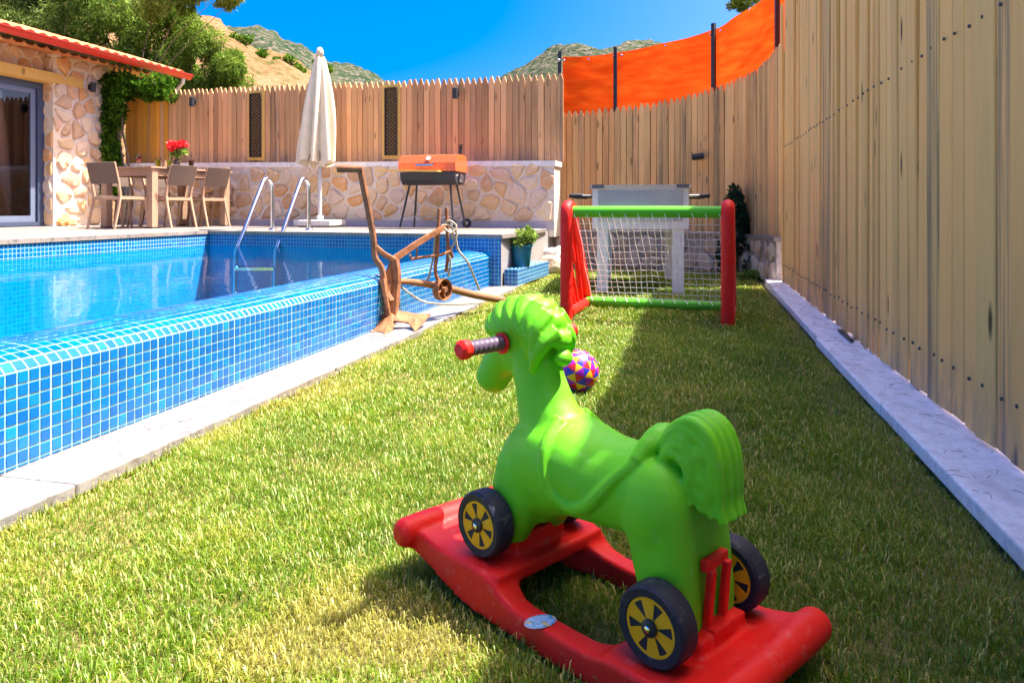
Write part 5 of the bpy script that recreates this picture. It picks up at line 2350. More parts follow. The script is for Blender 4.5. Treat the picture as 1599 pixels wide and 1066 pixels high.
for (x, y, dx, dy) in ((0, 0.0, Wd + 0.03, 0.05), (0, Lg, Wd + 0.03, 0.05), (-Wd / 2, Lg / 2, 0.05, Lg - .05), (Wd / 2, Lg / 2, 0.05, Lg - .05)):
    m.box((x, y, zt_ + 0.008), (dx, dy, 0.018))
m.build('top_rim', WHITEM, ft)
m = MB()
m.box((0, -0.006, (zb_ + zt_) / 2 + 0.02), (Wd - 0.10, 0.008, (zt_ - zb_) * 0.72))
m.build('front_inset', plain('silver_laminate', (0.52, 0.55, 0.56), 0.12, 0.25, nscale=3, namp=0.1), ft)
m = MB()
for sx in (-1, 1):
    m.box((sx * (Wd / 2 - 0.05), -0.004, zt_ + 0.006), (0.10, 0.056, 0.03))
m.build('corner_cap', plain('grey_cap', (0.12, 0.13, 0.15), 0.5), ft)
for (sx, y) in ((-1, 0.05), (1, 0.05), (-1, Lg - 0.05), (1, Lg - 0.05)):
    m = MB()
    m.box((sx * (Wd / 2 - 0.085), y, zb_ / 2), (0.095, 0.075, zb_))
    m.build('leg', WHITEP, ft)
for i in range(6):
    y = 0.16 + i * (Lg - 0.32) / 5
    sgn = 1 if i % 2 else -1
    m = MB()
    zr = zt_ - 0.07
    m.tube([(-Wd / 2 - 0.10, y, zr), (Wd / 2 + 0.10, y, zr)], 0.008, 8)
    rod = m.build('rod', CHROME, ft, smooth=40)
    m = MB()
    m.lathe([(0.014, 0), (0.020, 0.02), (0.017, 0.07), (0.020, 0.11), (0.012, 0.12)], 12, (sgn * (Wd / 2 + 0.09), y, zr), Matrix.Rotation(math.pi / 2 * sgn, 3, 'Y'))
    m.build('handle', BLACKP, rod, smooth=40)
    for xx in (-0.18, 0, 0.18):
        m = MB()
        m.box((xx, y, zr - 0.03), (0.022, 0.014, 0.09))
        m.ell((xx, y, zr + 0.025), (0.012, 0.011, 0.013), nu=8, nv=6)
        m.build('player_figure', plain('red_figure' if i % 2 else 'blue_figure', (0.7, 0.03, 0.03) if i % 2 else (0.03, 0.08, 0.6), 0.4), rod)

# ------------------------------------------------------------------ goal
gl_ = G(885, 497)
gr_ = G(1137, 509)
gw = (gr_ - gl_)
gang = math.atan2(gw.y, gw.x)
GWd = gw.length
goal = thing('toy_goal', 'toy football goal with red side frames, green bars and white net on the lawn', 'goal', ((gl_.x + gr_.x) / 2, (gl_.y + gr_.y) / 2, 0), gang)
GHt, GD = 0.775, 0.60
for sx in (-1, 1):
    X = sx * GWd / 2
    path = [(X, 0.0, 0.035), (X, 0.0, 0.35), (X, 0.0, GHt - 0.10), (X, 0.025, GHt - 0.05), (X, 0.075, GHt - 0.037), (X, 0.125, GHt - 0.06), (X, 0.17, GHt - 0.14), (X, 0.38, 0.38), (X, GD - 0.02, 0.12), (X, GD, 0.04), (X, GD - 0.06, 0.034), (X, GD / 2, 0.034), (X, 0.05, 0.034)]
    pp = catmull(path, 4)
    m = MB()
    m.tube(pp, 0.041, 14)
    m.tube([(X, 0, -0.004), (X, 0, 0.06)], [0.043, 0.041], 14)
    fr = m.build('side_frame', RED, goal, smooth=60)
    for (ya, za, yb, zb2) in ((0.0, 0.60, 0.16, 0.36), (0.0, 0.46, 0.27, 0.06), (0.02, 0.30, 0.18, 0.05), (0.12, 0.68, 0.40, 0.06)):
        m = MB()
        m.tube([(X, ya, za), (X, yb + 0.05, zb2)], 0.018, 8)
        m.build('brace', RED, fr, smooth=60)
m = MB()
zb1 = 0.70
m.tube([(-GWd / 2 + 0.01, 0.04, zb1 - .0), (GWd / 2 - 0.01, 0.04, zb1)], 0.038, 16)
m.build('top_bar', GREEN2, goal, smooth=60)
m = MB()
m.tube([(-GWd / 2 + 0.01, GD - 0.04, 0.045), (GWd / 2 - 0.01, GD - 0.04, 0.045)], 0.034, 16)
m.build('bottom_bar', GREEN2, goal, smooth=60)
m = MB()
NX, NY = 22, 13


def netp(u, v):
    x = -GWd / 2 + 0.05 + (GWd - 0.10) * u
    a = Vector((x, 0.055, zb1 - 0.032))
    b_ = Vector((x, GD - 0.05, 0.08))
    p = a + (b_ - a) * v
    sag = math.sin(math.pi * v) * (0.045 + 0.015 * math.sin(u * 9))
    p.y += sag * 0.7
    p.z -= sag * 0.4
    p.x += 0.008 * math.sin(v * 8 + u * 23) * math.sin(math.pi * v) + 0.004 * noise.noise(Vector((u * 30, v * 30, 0)))
    p.z += 0.007 * noise.noise(Vector((u * 25, v * 25, 5)))
    return p


for i in range(NX + 1):
    m.tube([netp(i / NX, j / NY) for j in range(NY + 1)], 0.0023, 4, caps=False)
for j in range(0, NY + 1):
    m.tube([netp(i / NX, j / NY) + Vector((0, 0, 0.004 * (i % 2))) for i in range(NX + 1)], 0.0023, 4, caps=False)
for i in range(NX + 1):
    if i % 2 == 0:
        c = netp(i / NX, 0)
        m.tube([c + Vector((0, -0.05 + 0.0, 0.02)), c + Vector((0.01, -0.055, -0.01)), c], 0.0023, 4, caps=False)
        c = netp(i / NX, 1)
        m.tube([c, c + Vector((0.01, -0.02, -0.008)), c + Vector((0.02, -0.04, -0.02))], 0.0023, 4, caps=False)
m.build('net', NETM, goal)

# ------------------------------------------------------------------ ball
bc = Vector((0, 0, 0))
bz = 2.86
bpos = D(902, bz, 0.084)
ball = thing('ball', 'multicoloured harlequin patterned ball lying on the grass behind the horse head', 'ball', bpos)
cols = [plain('ball_purple', (0.35, 0.01, 0.42), 0.35), plain('ball_yellow', (0.85, 0.50, 0.01), 0.35), plain('ball_blue', (0.02, 0.04, 0.45), 0.35), plain('ball_red', (0.72, 0.02, 0.03), 0.35)]
NL, NR = 12, 8
RB = 0.084
M3 = Matrix.Rotation(rad(25), 3, 'Y') @ Matrix.Rotation(rad(20), 3, 'X')


def bp_(i, j):
    th = math.pi * j / NR
    a = 2 * math.pi * (i + 0.5 * j) / NL
    return M3 @ Vector((math.sin(th) * math.cos(a), math.sin(th) * math.sin(a), math.cos(th)))


me = bpy.data.meshes.new('ball_skin')
bm = bmesh.new()
for j in range(NR):
    for i in range(NL):
        top, lf, rt_, bt = bp_(i, j), bp_(i - 1 + 0.0, j + 1), bp_(i, j + 1), bp_(i - 1, j + 2) if j + 2 <= NR else None
        for tri, cid in (((bp_(i, j), bp_(i - 1, j + 1), bp_(i, j + 1)), (i + 2 * j) % 4), ((bp_(i, j), bp_(i, j + 1), bp_(i + 1, j)), (i + 2 * (j - 1) + (0)) % 4)):
            if (tri[0] - tri[1]).length < 1e-4 or (tri[1] - tri[2]).length < 1e-4 or (tri[2] - tri[0]).length < 1e-4:
                continue
            # subdivide the triangle to follow the sphere
            n = 4
            grid = {}
            for a in range(n + 1):
                for b2 in range(n + 1 - a):
                    c2 = n - a - b2
                    grid[(a, b2)] = bm.verts.new(((tri[0] * a + tri[1] * b2 + tri[2] * c2) / n).normalized() * RB)
            for a in range(n):
                for b2 in range(n - a):
                    f = bm.faces.new((grid[(a, b2)], grid[(a + 1, b2)], grid[(a, b2 + 1)]))
                    f.material_index = cid
                    if a + b2 < n - 1:
                        f = bm.faces.new((grid[(a + 1, b2)], grid[(a + 1, b2 + 1)], grid[(a, b2 + 1)]))
                        f.material_index = cid
bmesh.ops.remove_doubles(bm, verts=bm.verts, dist=0.0004)
bmesh.ops.recalc_face_normals(bm, faces=bm.faces)
bm.to_mesh(me)
bm.free()
me.shade_smooth()
for c in cols:
    me.materials.append(c)
inst('ball_skin', me, ball)

# ------------------------------------------------------------------ plough
Zp = 4.22
pl = thing('antique_plough', 'rusty antique horse plough with wooden pole standing on the marble coping', 'plough')


def PV(px, py, dz=0.0):
    return V(px, py, Zp + dz)


m = MB()
m.tube([PV(528, 263.5), PV(567, 264.5)], [0.0235, 0.0205], 12)
hd = m.build('handle_grip', RUST, pl, smooth=50)
m = MB()
m.tube([PV(528, 263.5) + Vector((-0.001, 0, 0)), PV(527, 263.5)], 0.017, 12)
m.build('handle_end', BLACK, hd)
m = MB()
m.tube(catmull([PV(563, 266), PV(569, 295), PV(577, 335), PV(584, 375), PV(586, 402), PV(596, 418), PV(601, 445), PV(604, 475), PV(608, 500)], 3), 0.019, 6, flat=0.55)
m.build('stilt', RUST, pl)
m = MB()
m.tube([PV(586, 385), PV(600, 397, .02), PV(618, 407, .05)], 0.018, 5, flat=0.6)
m.tube([PV(612, 407, .05), PV(655, 378, .18), PV(696, 354, .32)], [0.026, 0.024, 0.022], 4, flat=0.55)
m.build('draft_beam', RUST, pl)
m = MB()   # curved frog between beam and share
m.tube(catmull([PV(617, 404, .05), PV(607, 425, .04), PV(603, 450, .02), PV(612, 470, -.02)], 4), 0.017, 6, flat=0.7)
m.tube(catmull([PV(616, 406, .05), PV(619, 430, .05), PV(617, 460, .04), PV(614, 498, .02)], 4), 0.030, 6, flat=0.7)
m.tube([PV(597, 436, -.02), PV(606, 482, -.05)], [0.022, 0.012], 6, flat=0.6)
m.build('frog', RUST, pl)
# moulding disc
m = MB()
dc = PV(588, 460, 0.06)
nd = 20
for lay, off in ((0, 0.0), (1, 0.012)):
    for k in range(nd):
        a = rad(70) + rad(230) * k / (nd - 1)
        m.v.append(dc + Vector((0.105 * math.cos(a) * 0.85, off - 0.03 * math.cos(a), 0.115 * math.sin(a))))
    m.v.append(dc + Vector((0.03, off, 0.0)))
for k in range(nd - 1):
    m.f.append((k, k + 1, nd))
    m.f.append((nd + 1 + k + 1, nd + 1 + k, 2 * nd + 1))
    m.f.append((k, nd + 1 + k, nd + 2 + k, k + 1))
m.build('coulter_disc', RUST, pl)
# mouldboard behind, vertical plate
m = MB()
q = [PV(613, 405, .05), PV(622, 408, .06), PV(624, 440, .08), PV(622, 492, .04), PV(606, 500, 0.0), PV(602, 470, 0.0)]
b0 = 0
for off in (0, 0.02):
    for p in q:
        m.v.append(p + Vector((0, off, 0)))
n = len(q)
m.f += [tuple(range(n)), tuple(range(n, 2 * n))]
for i in range(n):
    m.f.append((i, (i + 1) % n, n + (i + 1) % n, n + i))
m.build('mouldboard', RUST, pl)


def wedge(m, pts, thick=0.008):
    b = len(m.v)
    n = len(pts)
    for p in pts:
        m.v.append(Vector(p))
    for p in pts:
        m.v.append(Vector(p) + Vector((0, 0.002, -thick)))
    m.f += [tuple(b + i for i in range(n)), tuple(b + n + i for i in range(n))]
    for i in range(n):
        m.f.append((b + i, b + (i + 1) % n, b + n + (i + 1) % n, b + n + i))


base = G(600, 512, 0.032)
m = MB()
wedge(m, [PV(620, 484, .03), PV(648, 489, .05), PV(673, 490, 0.10), G(649, 517, 0.034), PV(638, 503, -0.02)])
wedge(m, [PV(622, 484, .02), PV(638, 503, -.02), PV(616, 500, -.05)])
m.build('share_blade', RUST, pl)
m = MB()
wedge(m, [PV(603, 488, 0), PV(613, 490, 0), G(602, 519, 0.034), G(588, 517, 0.034), G(572, 518, 0.034), PV(573, 508, 0.02)], 0.012)
wedge(m, [PV(613, 486, 0.02), PV(622, 492, 0.02), G(612, 516, 0.034), G(600, 521, 0.034)], 0.01)
m.build('share_blade', RUST, pl)
# uprights by the beam
m = MB()
m.tube(catmull([PV(686, 326, .30), PV(685, 352, .30), PV(683, 395, .30), PV(680, 420, .30), PV(684, 438, .30)], 3), 0.012, 6, flat=0.7)
m.tube(catmull([PV(697.5, 325, .34), PV(698.5, 355, .34), PV(700, 395, .34), PV(697, 425, .34)], 3), 0.011, 6, flat=0.7)
m.build('clevis_upright', RUST, pl)
m = MB()
m.tube([PV(644, 404, .25), PV(690, 398, .30), PV(704, 392, .33)], 0.009, 6)
m.tube(catmull([PV(646, 383, .16), PV(652, 390, .17), PV(650, 402, .2), PV(643, 405, .22), PV(641, 398, .2)], 3), 0.006, 5)
m.build('draw_bar', RUST, pl)
# wheel
m = MB()
wc = PV(691.5, 452, 0.34)
M3 = Matrix.Rotation(rad(55), 3, 'Z') @ Matrix.Rotation(rad(90), 3, 'X')
m.lathe([(0.062, -0.022), (0.068, -0.024), (0.070, 0.0), (0.068, 0.024), (0.062, 0.022), (0.060, 0.0), (0.062, -0.0215)], 24, wc, M3)
wh = m.build('gauge_wheel', RUST, pl, smooth=50)
m = MB()
m.lathe([(0.018, -0.03), (0.018, 0.03)], 10, wc, M3)
for k in range(4):
    a = math.pi / 2 * k + 0.4
    d_ = M3 @ Vector((math.cos(a), math.sin(a), 0))
    m.tube([wc + d_ * 0.015, wc + d_ * 0.063], 0.008, 6)
m.build('spoke', RUST, wh)
m = MB()
pe = G(788, 473, 0.03)
m.tube(catmull([PV(622, 439, 0.12), PV(650, 441, .25), PV(695, 449, .42), PV(740, 460, .7), V(786, 468.5, 5.15)], 4), [0.018, 0.019, .02, .021, 0.022, .022, .023, .023, .024, .024, .025, .025, .026, .026, .027, .027, .026], 8)
m.build('wooden_pole', WOOD_OLD, pl, smooth=60)
m = MB()
for pts in ([PV(690, 352, .31), PV(700, 352, .32), PV(708, 358, .33), PV(706, 372, .34), PV(712, 372, .34), PV(716, 390, .36), PV(731, 410, .42), PV(742, 435, .55), PV(749, 453, .62)],
            [PV(680, 362, .30), PV(678, 395, .30), PV(672, 425, .32), PV(668, 436, .34), PV(655, 446, .33), PV(640, 440, .28), PV(628, 443, .2)],
            [PV(622, 443, .16), PV(640, 458, .14), PV(660, 470, .2), PV(684, 474.5, .28), PV(720, 475, .42), PV(752, 472, .58)],
            [PV(712, 350, .34), PV(713, 370, .34), PV(707, 385, .34), PV(699, 395, .33)],
            [PV(695, 348, .34), PV(704, 345, .32), PV(713, 354, .32), PV(705, 364, .3), PV(694, 356, .31)],
            [PV(700, 392, .33), PV(704, 410, .33), PV(701, 432, .35)]):
    m.tube(catmull(pts, 5), 0.0068, 6)
m.build('rope', ROPEM, pl, smooth=60)
m = MB()
for k in range(5):
    c = PV(700 + 1.5 * k, 386 + 3.5 * k, .33)
    m.lathe([(0.012, -0.003), (0.015, 0), (0.012, 0.003), (0.009, 0)], 8, c, Matrix.Rotation(rad(90 * (k % 2)), 3, 'Y') @ Matrix.Rotation(rad(80), 3, 'X'))
m.build('chain', RUST, pl)

# ------------------------------------------------------------------ twigs on the kerb
m = MB()
rg = random.Random(2)
for i in range(170):
    s_ = 0.8 + 6 * rg.random() ** 1.4
    r_ = rg.uniform(R_KERB + 0.01, R_FENCE - 0.01)
    p = L(r_, s_, 0.0645)
    a = rg.uniform(0, 6.3)
    ln = rg.uniform(0.008, 0.04)
    d_ = Vector((math.cos(a), math.sin(a), 0)) * ln
    pr = Vector((-d_.y, d_.x, 0)) * rg.uniform(-0.4, 0.4)
    m.tube([p, p + d_ * 0.5 + pr * 0.5 + Vector((0, 0, 0.002)), p + d_ + Vector((0, 0, .0005))], 0.0007, 3)
m.build('twigs', plain('dry_twig', (0.12, 0.08, 0.05), 0.9), None, kind='stuff', label='dry twigs and needles scattered on the kerb top', category='twigs')
m = MB()
a_, b_ = G(1311, 516, 0.07), G(1331, 533, 0.07)
m.box((a_ + b_) / 2 + Vector((0, 0, 0.003)), ((b_ - a_).length, 0.018, 0.012), Matrix.Rotation(math.atan2((b_ - a_).y, (b_ - a_).x), 3, 'Z'))
o = m.build('batten', BLACK, None, label='short black strip lying on the kerb against the board fence', category='strip')

# ------------------------------------------------------------------ rocking horse
HO = Vector((0.158, 1.268, 0))
HA = math.atan2(0.722, -0.692)
horse = thing('rocking_horse', 'green plastic toy horse with yellow and black wheels on a red rocker', 'rocking horse', HO, HA)
b = MB()
b.loft([(-0.200, 0.256, 0.035, 0.036), (-0.186, 0.260, 0.062, 0.056), (-0.158, 0.266, 0.081, 0.070), (-0.120, 0.267, 0.084, 0.074), (-0.07, 0.258, 0.082, 0.070), (-0.01, 0.256, 0.084, 0.074), (0.05, 0.262, 0.088, 0.085),
        (0.105, 0.255, 0.086, 0.095), (0.155, 0.240, 0.078, 0.085), (0.195, 0.225, 0.060, 0.062), (0.212, 0.218, 0.03, 0.03)], 20, 2.2)
# chest and front legs
b.ell((0.145, 0.0, 0.225), (0.078, 0.082, 0.090))
for sy in (-1, 1):
    b.loft([(0.150, 0.26, 0.036, 0.052, sy * 0.046), (0.158, 0.20, 0.040, 0.058, sy * 0.048), (0.170, 0.155, 0.036, 0.046, sy * 0.050), (0.180, 0.115, 0.030, 0.034, sy * 0.050)], 16, 2.4)
    b.ell((-0.144, sy * 0.046, 0.250), (0.062, 0.047, 0.080))
    b.loft([(-0.146, 0.25, 0.042, 0.058, sy * 0.044), (-0.160, 0.18, 0.040, 0.052, sy * 0.046), (-0.172, 0.12, 0.037, 0.045, sy * 0.048), (-0.174, 0.072, 0.035, 0.043, sy * 0.048)], 16, 2.6)
b.loft([(-0.170, 0.26, 0.05, 0.036), (-0.180, 0.17, 0.05, 0.030), (-0.186, 0.075, 0.05, 0.026)], 12, 3)
b.loft([(0.17, 0.2, 0.05, 0.03), (0.185, 0.12, 0.05, 0.022)], 12, 3)
# neck
b.loft([(0.085, 0.245, 0.070, 0.080), (0.110, 0.300, 0.062, 0.072), (0.136, 0.350, 0.050, 0.058), (0.152, 0.395, 0.043, 0.052), (0.166, 0.44, 0.042, 0.052), (0.178, 0.485, 0.042, 0.050)], 18, 2.1)
# head
b.loft([(0.135, 0.492, 0.034, 0.030), (0.165, 0.492, 0.045, 0.048), (0.205, 0.474, 0.046, 0.052), (0.240, 0.440, 0.038, 0.044), (0.268, 0.405, 0.033, 0.036), (0.288, 0.375, 0.033, 0.034), (0.296, 0.360, 0.024, 0.024)], 16, 2.2)
b.ell((0.200, 0.0, 0.442), (0.048, 0.040, 0.046))
base_me = remesh(b, 0.0052, 10, 0.5)
bvh = BVHTree.FromPolygons([v.co.copy() for v in base_me.vertices], [tuple(p.vertices) for p in base_me.polygons])


def surf(x, z, sy, inset=0.0):
    hit = bvh.ray_cast(Vector((x, sy * 0.3, z)), Vector((0, -sy, 0)))
    if hit[0] is None:
        near = bvh.find_nearest(Vector((x, 0.0, z)))
        return near[0]
    return hit[0] - Vector((0, sy * inset, 0))


bm = bmesh.new()
bm.from_mesh(base_me)
b2 = MB()
b2.v = [v.co.copy() for v in base_me.vertices]
b2.f = [tuple(p.vertices) for p in base_me.polygons]
bm.free()
# saddle rim on both flanks, joined over the back
sad = [(0.072, 0.345), (0.066, 0.31), (0.060, 0.27), (0.045, 0.238), (0.012, 0.222), (-0.025, 0.232), (-0.055, 0.258), (-0.085, 0.292), (-0.112, 0.322)]
for sy in (-1, 1):
    pts = [surf(x, z, sy, 0.002) for (x, z) in sad]
    pts.append(Vector((-0.122, sy * 0.030, 0.350)))
    pts.append(Vector((-0.124, 0.0, 0.358)))
    pts = catmull(pts, 5)
    b2.tube(pts, [0.0125] * len(pts), 8)
# cantle roll over the back and a bump at the withers
b2.tube([(-0.112, -0.058, 0.322), (-0.118, -0.035, 0.342), (-0.122, -0.015, 0.351), (-0.123, 0, 0.353), (-0.122, 0.015, 0.351), (-0.118, 0.035, 0.342), (-0.112, 0.058, 0.322)], [0.013, 0.017, 0.021, 0.022, 0.021, 0.017, 0.013], 12)
# mane: overlapping lobes along the crest, each side
crest = [(0.262, 0.498), (0.240, 0.522), (0.210, 0.536), (0.178, 0.541), (0.146, 0.535), (0.118, 0.518), (0.100, 0.490), (0.092, 0.458)]
for i, (x, z) in enumerate(crest):
    k = i / (len(crest) - 1)
    rr = 0.027 - 0.012 * max(0, k - 0.55) / 0.45
    b2.ell((x, 0, z - 0.010), (rr, 0.036 - 0.016 * max(0, k - 0.5) / 0.5, rr))
    i2 = min(i + 1, len(crest) - 1)
    tx, tz = crest[i2][0] - x, crest[i2][1] - z
    if i == len(crest) - 1:
        tx, tz = 0, -1
    ln = math.hypot(tx, tz)
    tx, tz = tx / ln, tz / ln
    # inward direction (towards the neck) is to the left of travel going backwards
    nx, nz = -tz * -1, tx * -1
    nx, nz = (tz, -tx)
    # make sure it points towards the head centre
    cx_, cz_ = 0.185, 0.46
    if nx * (cx_ - x) + nz * (cz_ - z) < 0:
        nx, nz = -nx, -nz
    for sy in ((-1, 1) if i < 7 else ()):
        s_l = (0.066 if k < 0.6 else 0.045)
        pts = [Vector((x, sy * 0.010, z + 0.006)), Vector((x + nx * s_l * .30 + tx * 0.012, sy * 0.034, z + nz * s_l * .30 + tz * 0.012)), Vector((x + nx * s_l * .70 + tx * 0.034, sy * 0.041, z + nz * s_l * .70 + tz * 0.034)),
               Vector((x + nx * s_l + tx * 0.034, sy * 0.038, z + nz * s_l + tz * 0.058))]
        pts = catmull(pts, 4)
        n = len(pts)
        b2.tube(pts, [0.0175 * (1 - 0.60 * (q / (n - 1)) ** 1.6) for q in range(n)], 8)
# tail: a fan of parallel strands
outer = [(-0.146, 0.345), (-0.160, 0.376), (-0.186, 0.396), (-0.216, 0.386), (-0.238, 0.354), (-0.245, 0.312), (-0.241, 0.282), (-0.245, 0.258)]
inner = [(-0.152, 0.322), (-0.160, 0.340), (-0.174, 0.346), (-0.187, 0.336), (-0.193, 0.318), (-0.196, 0.302), (-0.198, 0.288), (-0.204, 0.276)]
for k in range(5):
    f = k / 4
    for sy in (-1, -0.34, 0.34, 1):
        pts = []
        for j, ((xo, zo), (xi, zi)) in enumerate(zip(outer, inner)):
            x = xi + (xo - xi) * f
            z = zi + (zo - zi) * f
            wob = 0.004 * math.sin(j * 1.3 + k * 2)
            pts.append(Vector((x + wob, sy * (0.038 - 0.010 * f), z)))
        pts = catmull(pts, 4)
        n = len(pts)
        b2.tube(pts, [0.0116 if abs(sy) < 0.5 else 0.0104 * (1 - 0.30 * (q / (n - 1)) ** 2) for q in range(n)], 8)
for (x, z, r1, r2) in ((-0.172, 0.352, 0.022, 0.03), (-0.188, 0.368, 0.024, 0.024), (-0.210, 0.350, 0.024, 0.03), (-0.216, 0.315, 0.020, 0.03), (-0.217, 0.288, 0.017, 0.026)):
    b2.ell((x, 0, z), (r1 * 1.12, 0.044, r2 * 1.1))
# nostril and jaw detail ridge, knee pads
for sy in (-1, 1):
    b2.ell((0.286, sy * 0.022, 0.385), (0.010, 0.010, 0.010))
hm = remesh(b2, 0.0028, 2, 0.5)
hm.materials.append(GREEN)
inst('horse_body', hm, horse)
# eyes on both sides of the head
for sy in (-1, 1):
    p = surf(0.232, 0.462, sy, -0.0005)
    m = MB()
    m.ell((0, 0, 0), (0.011, 0.004, 0.009), nu=14, nv=8)
    o = m.build('eye', plain('eye_white', (0.8, 0.8, 0.8), 0.2), horse, smooth=True, loc=p)
    m = MB()
    m.ell((0.002, sy * 0.003, 0), (0.005, 0.003, 0.006), nu=10, nv=6)
    m.build('pupil', BLACKP, o, smooth=True)

# handle bar through the head
hz, ht_ = 0.466, 0.205
m = MB()
m.tube([(ht_, -0.06, hz), (ht_, 0.06, hz)], 0.010, 10)
hb = m.build('handlebar', BLACKP, horse, smooth=50)
for sy in (-1, 1):
    m = MB()
    ys = [0.048 + 0.085 * k / 14 for k in range(15)]
    m.tube([(ht_, sy * y, hz) for y in ys], [0.0145 if k % 2 else 0.0125 for k in range(15)], 14)
    m.build('grip', plain('grip_rubber', (0.09, 0.055, 0.10), 0.5), hb, smooth=30)
    m = MB()
    m.lathe([(0.0165, 0), (0.018, 0.006), (0.018, 0.016), (0.012, 0.022)], 16, (ht_, sy * 0.133, hz), Matrix.Rotation(-sy * math.pi / 2, 3, 'X'))
    m.build('grip_end', RED, hb, smooth=40)
    m = MB()
    m.lathe([(0.019, -0.003), (0.021, 0), (0.019, 0.003)], 16, (ht_, sy * 0.05, hz), Matrix.Rotation(-sy * math.pi / 2, 3, 'X'))
    m.build('grip_collar', RED, hb, smooth=40)

# wheels
RW = 0.0585


def make_wheel():
    e = bpy.data.objects.new('wheel', None)
    m = MB()
    hw = 0.021
    m.lathe([(0.041, -hw + 0.004), (0.043, -hw + 0.001), (RW - 0.005, -hw), (RW - 0.001, -hw + 0.005), (RW, 0), (RW - 0.001, hw - 0.005), (RW - 0.005, hw), (0.043, hw - 0.001), (0.041, hw - 0.004), (0.040, 0)], 40)
    ty = m.build('tyre', RUBBER, e, smooth=35)
    for sgn in (1, -1):
        m = MB()
        m.lathe([(0.0435, 0), (0.0435, 0.002)], 36, (0, 0, sgn * 0.012))
        m.build('rim_back', BLACKP, e)
        # ring
        m = MB()
        z0 = sgn * 0.0135
        z1 = sgn * 0.0185
        nn_ = 48
        for (r_, z_) in ((0.0415, z0), (0.0415, z1), (0.0375, z1), (0.0375, z0)):
            for k in range(nn_):
                a = 2 * math.pi * k / nn_
                m.v.append(Vector((r_ * math.cos(a), r_ * math.sin(a), z_)))
        for j in range(4):
            for k in range(nn_):
                k2 = (k + 1) % nn_
                j2 = (j + 1) % 4
                m.f.append((j * nn_ + k, j * nn_ + k2, j2 * nn_ + k2, j2 * nn_ + k))
        # six trapezoid spokes, narrow at the hub
        for k in range(6):
            a = math.pi / 3 * k
            c_, s__ = math.cos(a), math.sin(a)
            bb_ = len(m.v)
            for z_ in (z0, z1 * 0.97):
                for (rr, wv) in ((0.010, 0.0052), (0.038, 0.0118)):
                    for sg in (-1, 1):
                        m.v.append(Vector((rr * c_ - sg * wv * s__, rr * s__ + sg * wv * c_, z_)))
            i = bb_
            m.f += [(i, i + 1, i + 3, i + 2), (i + 4, i + 6, i + 7, i + 5), (i, i + 2, i + 6, i + 4), (i + 1, i + 5, i + 7, i + 3), (i + 2, i + 3, i + 7, i + 6), (i, i + 4, i + 5, i + 1)]
        m.build('rim', YELLOW, e)
        m = MB()
        m.lathe([(0.0125, 0), (0.0125, 0.004), (0.009, 0.006)] if sgn > 0 else [(0.009, -0.006), (0.0125, -0.004), (0.0125, 0)], 20, (0, 0, sgn * 0.0185))
        m.build('hub_cap', BLACKP, e, smooth=35)
        m = MB()
        m.lathe([(0.005, 0), (0.005, 0.0015), (0.002, 0.003)] if sgn > 0 else [(0.002, -0.003), (0.005, -0.0015), (0.005, 0)], 12, (0, 0, sgn * 0.0247))
        m.build('axle_end', CHROME, e, smooth=35)
    return e


# a part may not nest deeper than sub-part: horse > wheel > tyre/rim/hub
w0 = make_wheel()
COL.objects.link(w0)
WPOS = [(0.1875, 1, 0.150), (0.1875, -1, 0.150), (-0.1875, 1, 0.120), (-0.1875, -1, 0.120)]
for i, (x, sy, z) in enumerate(WPOS):
    e = w0 if i == 0 else copy_tree(w0)
    e.parent = horse
    e.location = (x, sy * 0.106, z)
    e.rotation_euler = (math.pi / 2, 0.3 + i * 0.7, 0)
    e.rotation_mode = 'XYZ'
m = MB()
for (x, z) in ((0.1875, 0.150), (-0.1875, 0.120)):
    m.tube([(x, -0.10, z), (x, 0.10, z)], 0.006, 8)
m.build('axle', CHROME, horse, smooth=50)

# rocker
r = MB()


def zb_at(x):      # underside of the runner
    c = -0.03
    return 0.002 + (0.40 * (x - c) ** 2 if x > c else 0.50 * (x - c) ** 2)


for sy in (-1, 1):
    xs = [-0.300 + 0.675 * k / 30 for k in range(31)]
    y0 = sy * 0.132
    for lay in range(1):
        bbi = len(r.v)
        for x in xs:
            zb0 = zb_at(x)
            # runner flares around the wheels
            wide = 0.0
            for wx in (0.1875, -0.1875):
                wide = max(wide, math.exp(-((x - wx) / 0.075) ** 4))
            yi = sy * (0.105 - 0.03 * wide)
            yo = sy * (0.152 + 0.006 * wide)
            top = zb0 + 0.044
            tz_ = {True: 0.150 - RW, False: 0.120 - RW}[x > 0]
            top = top * (1 - wide) + (tz_ - 0.001) * wide
            top = max(top, zb0 + 0.03)
            r.v += [Vector((x, yo, zb0)), Vector((x, yo - sy * 0.006, top)), Vector((x, yi, top)), Vector((x, yi, zb0))]
        for k in range(30):
            for j in range(4):
                a = bbi + k * 4 + j
                b_ = bbi + k * 4 + (j + 1) % 4
                r.f.append((a, b_, b_ + 4, a + 4))
        r.f.append((bbi, bbi + 1, bbi + 2, bbi + 3))
        r.f.append(tuple(bbi + 120 + j for j in range(4)))
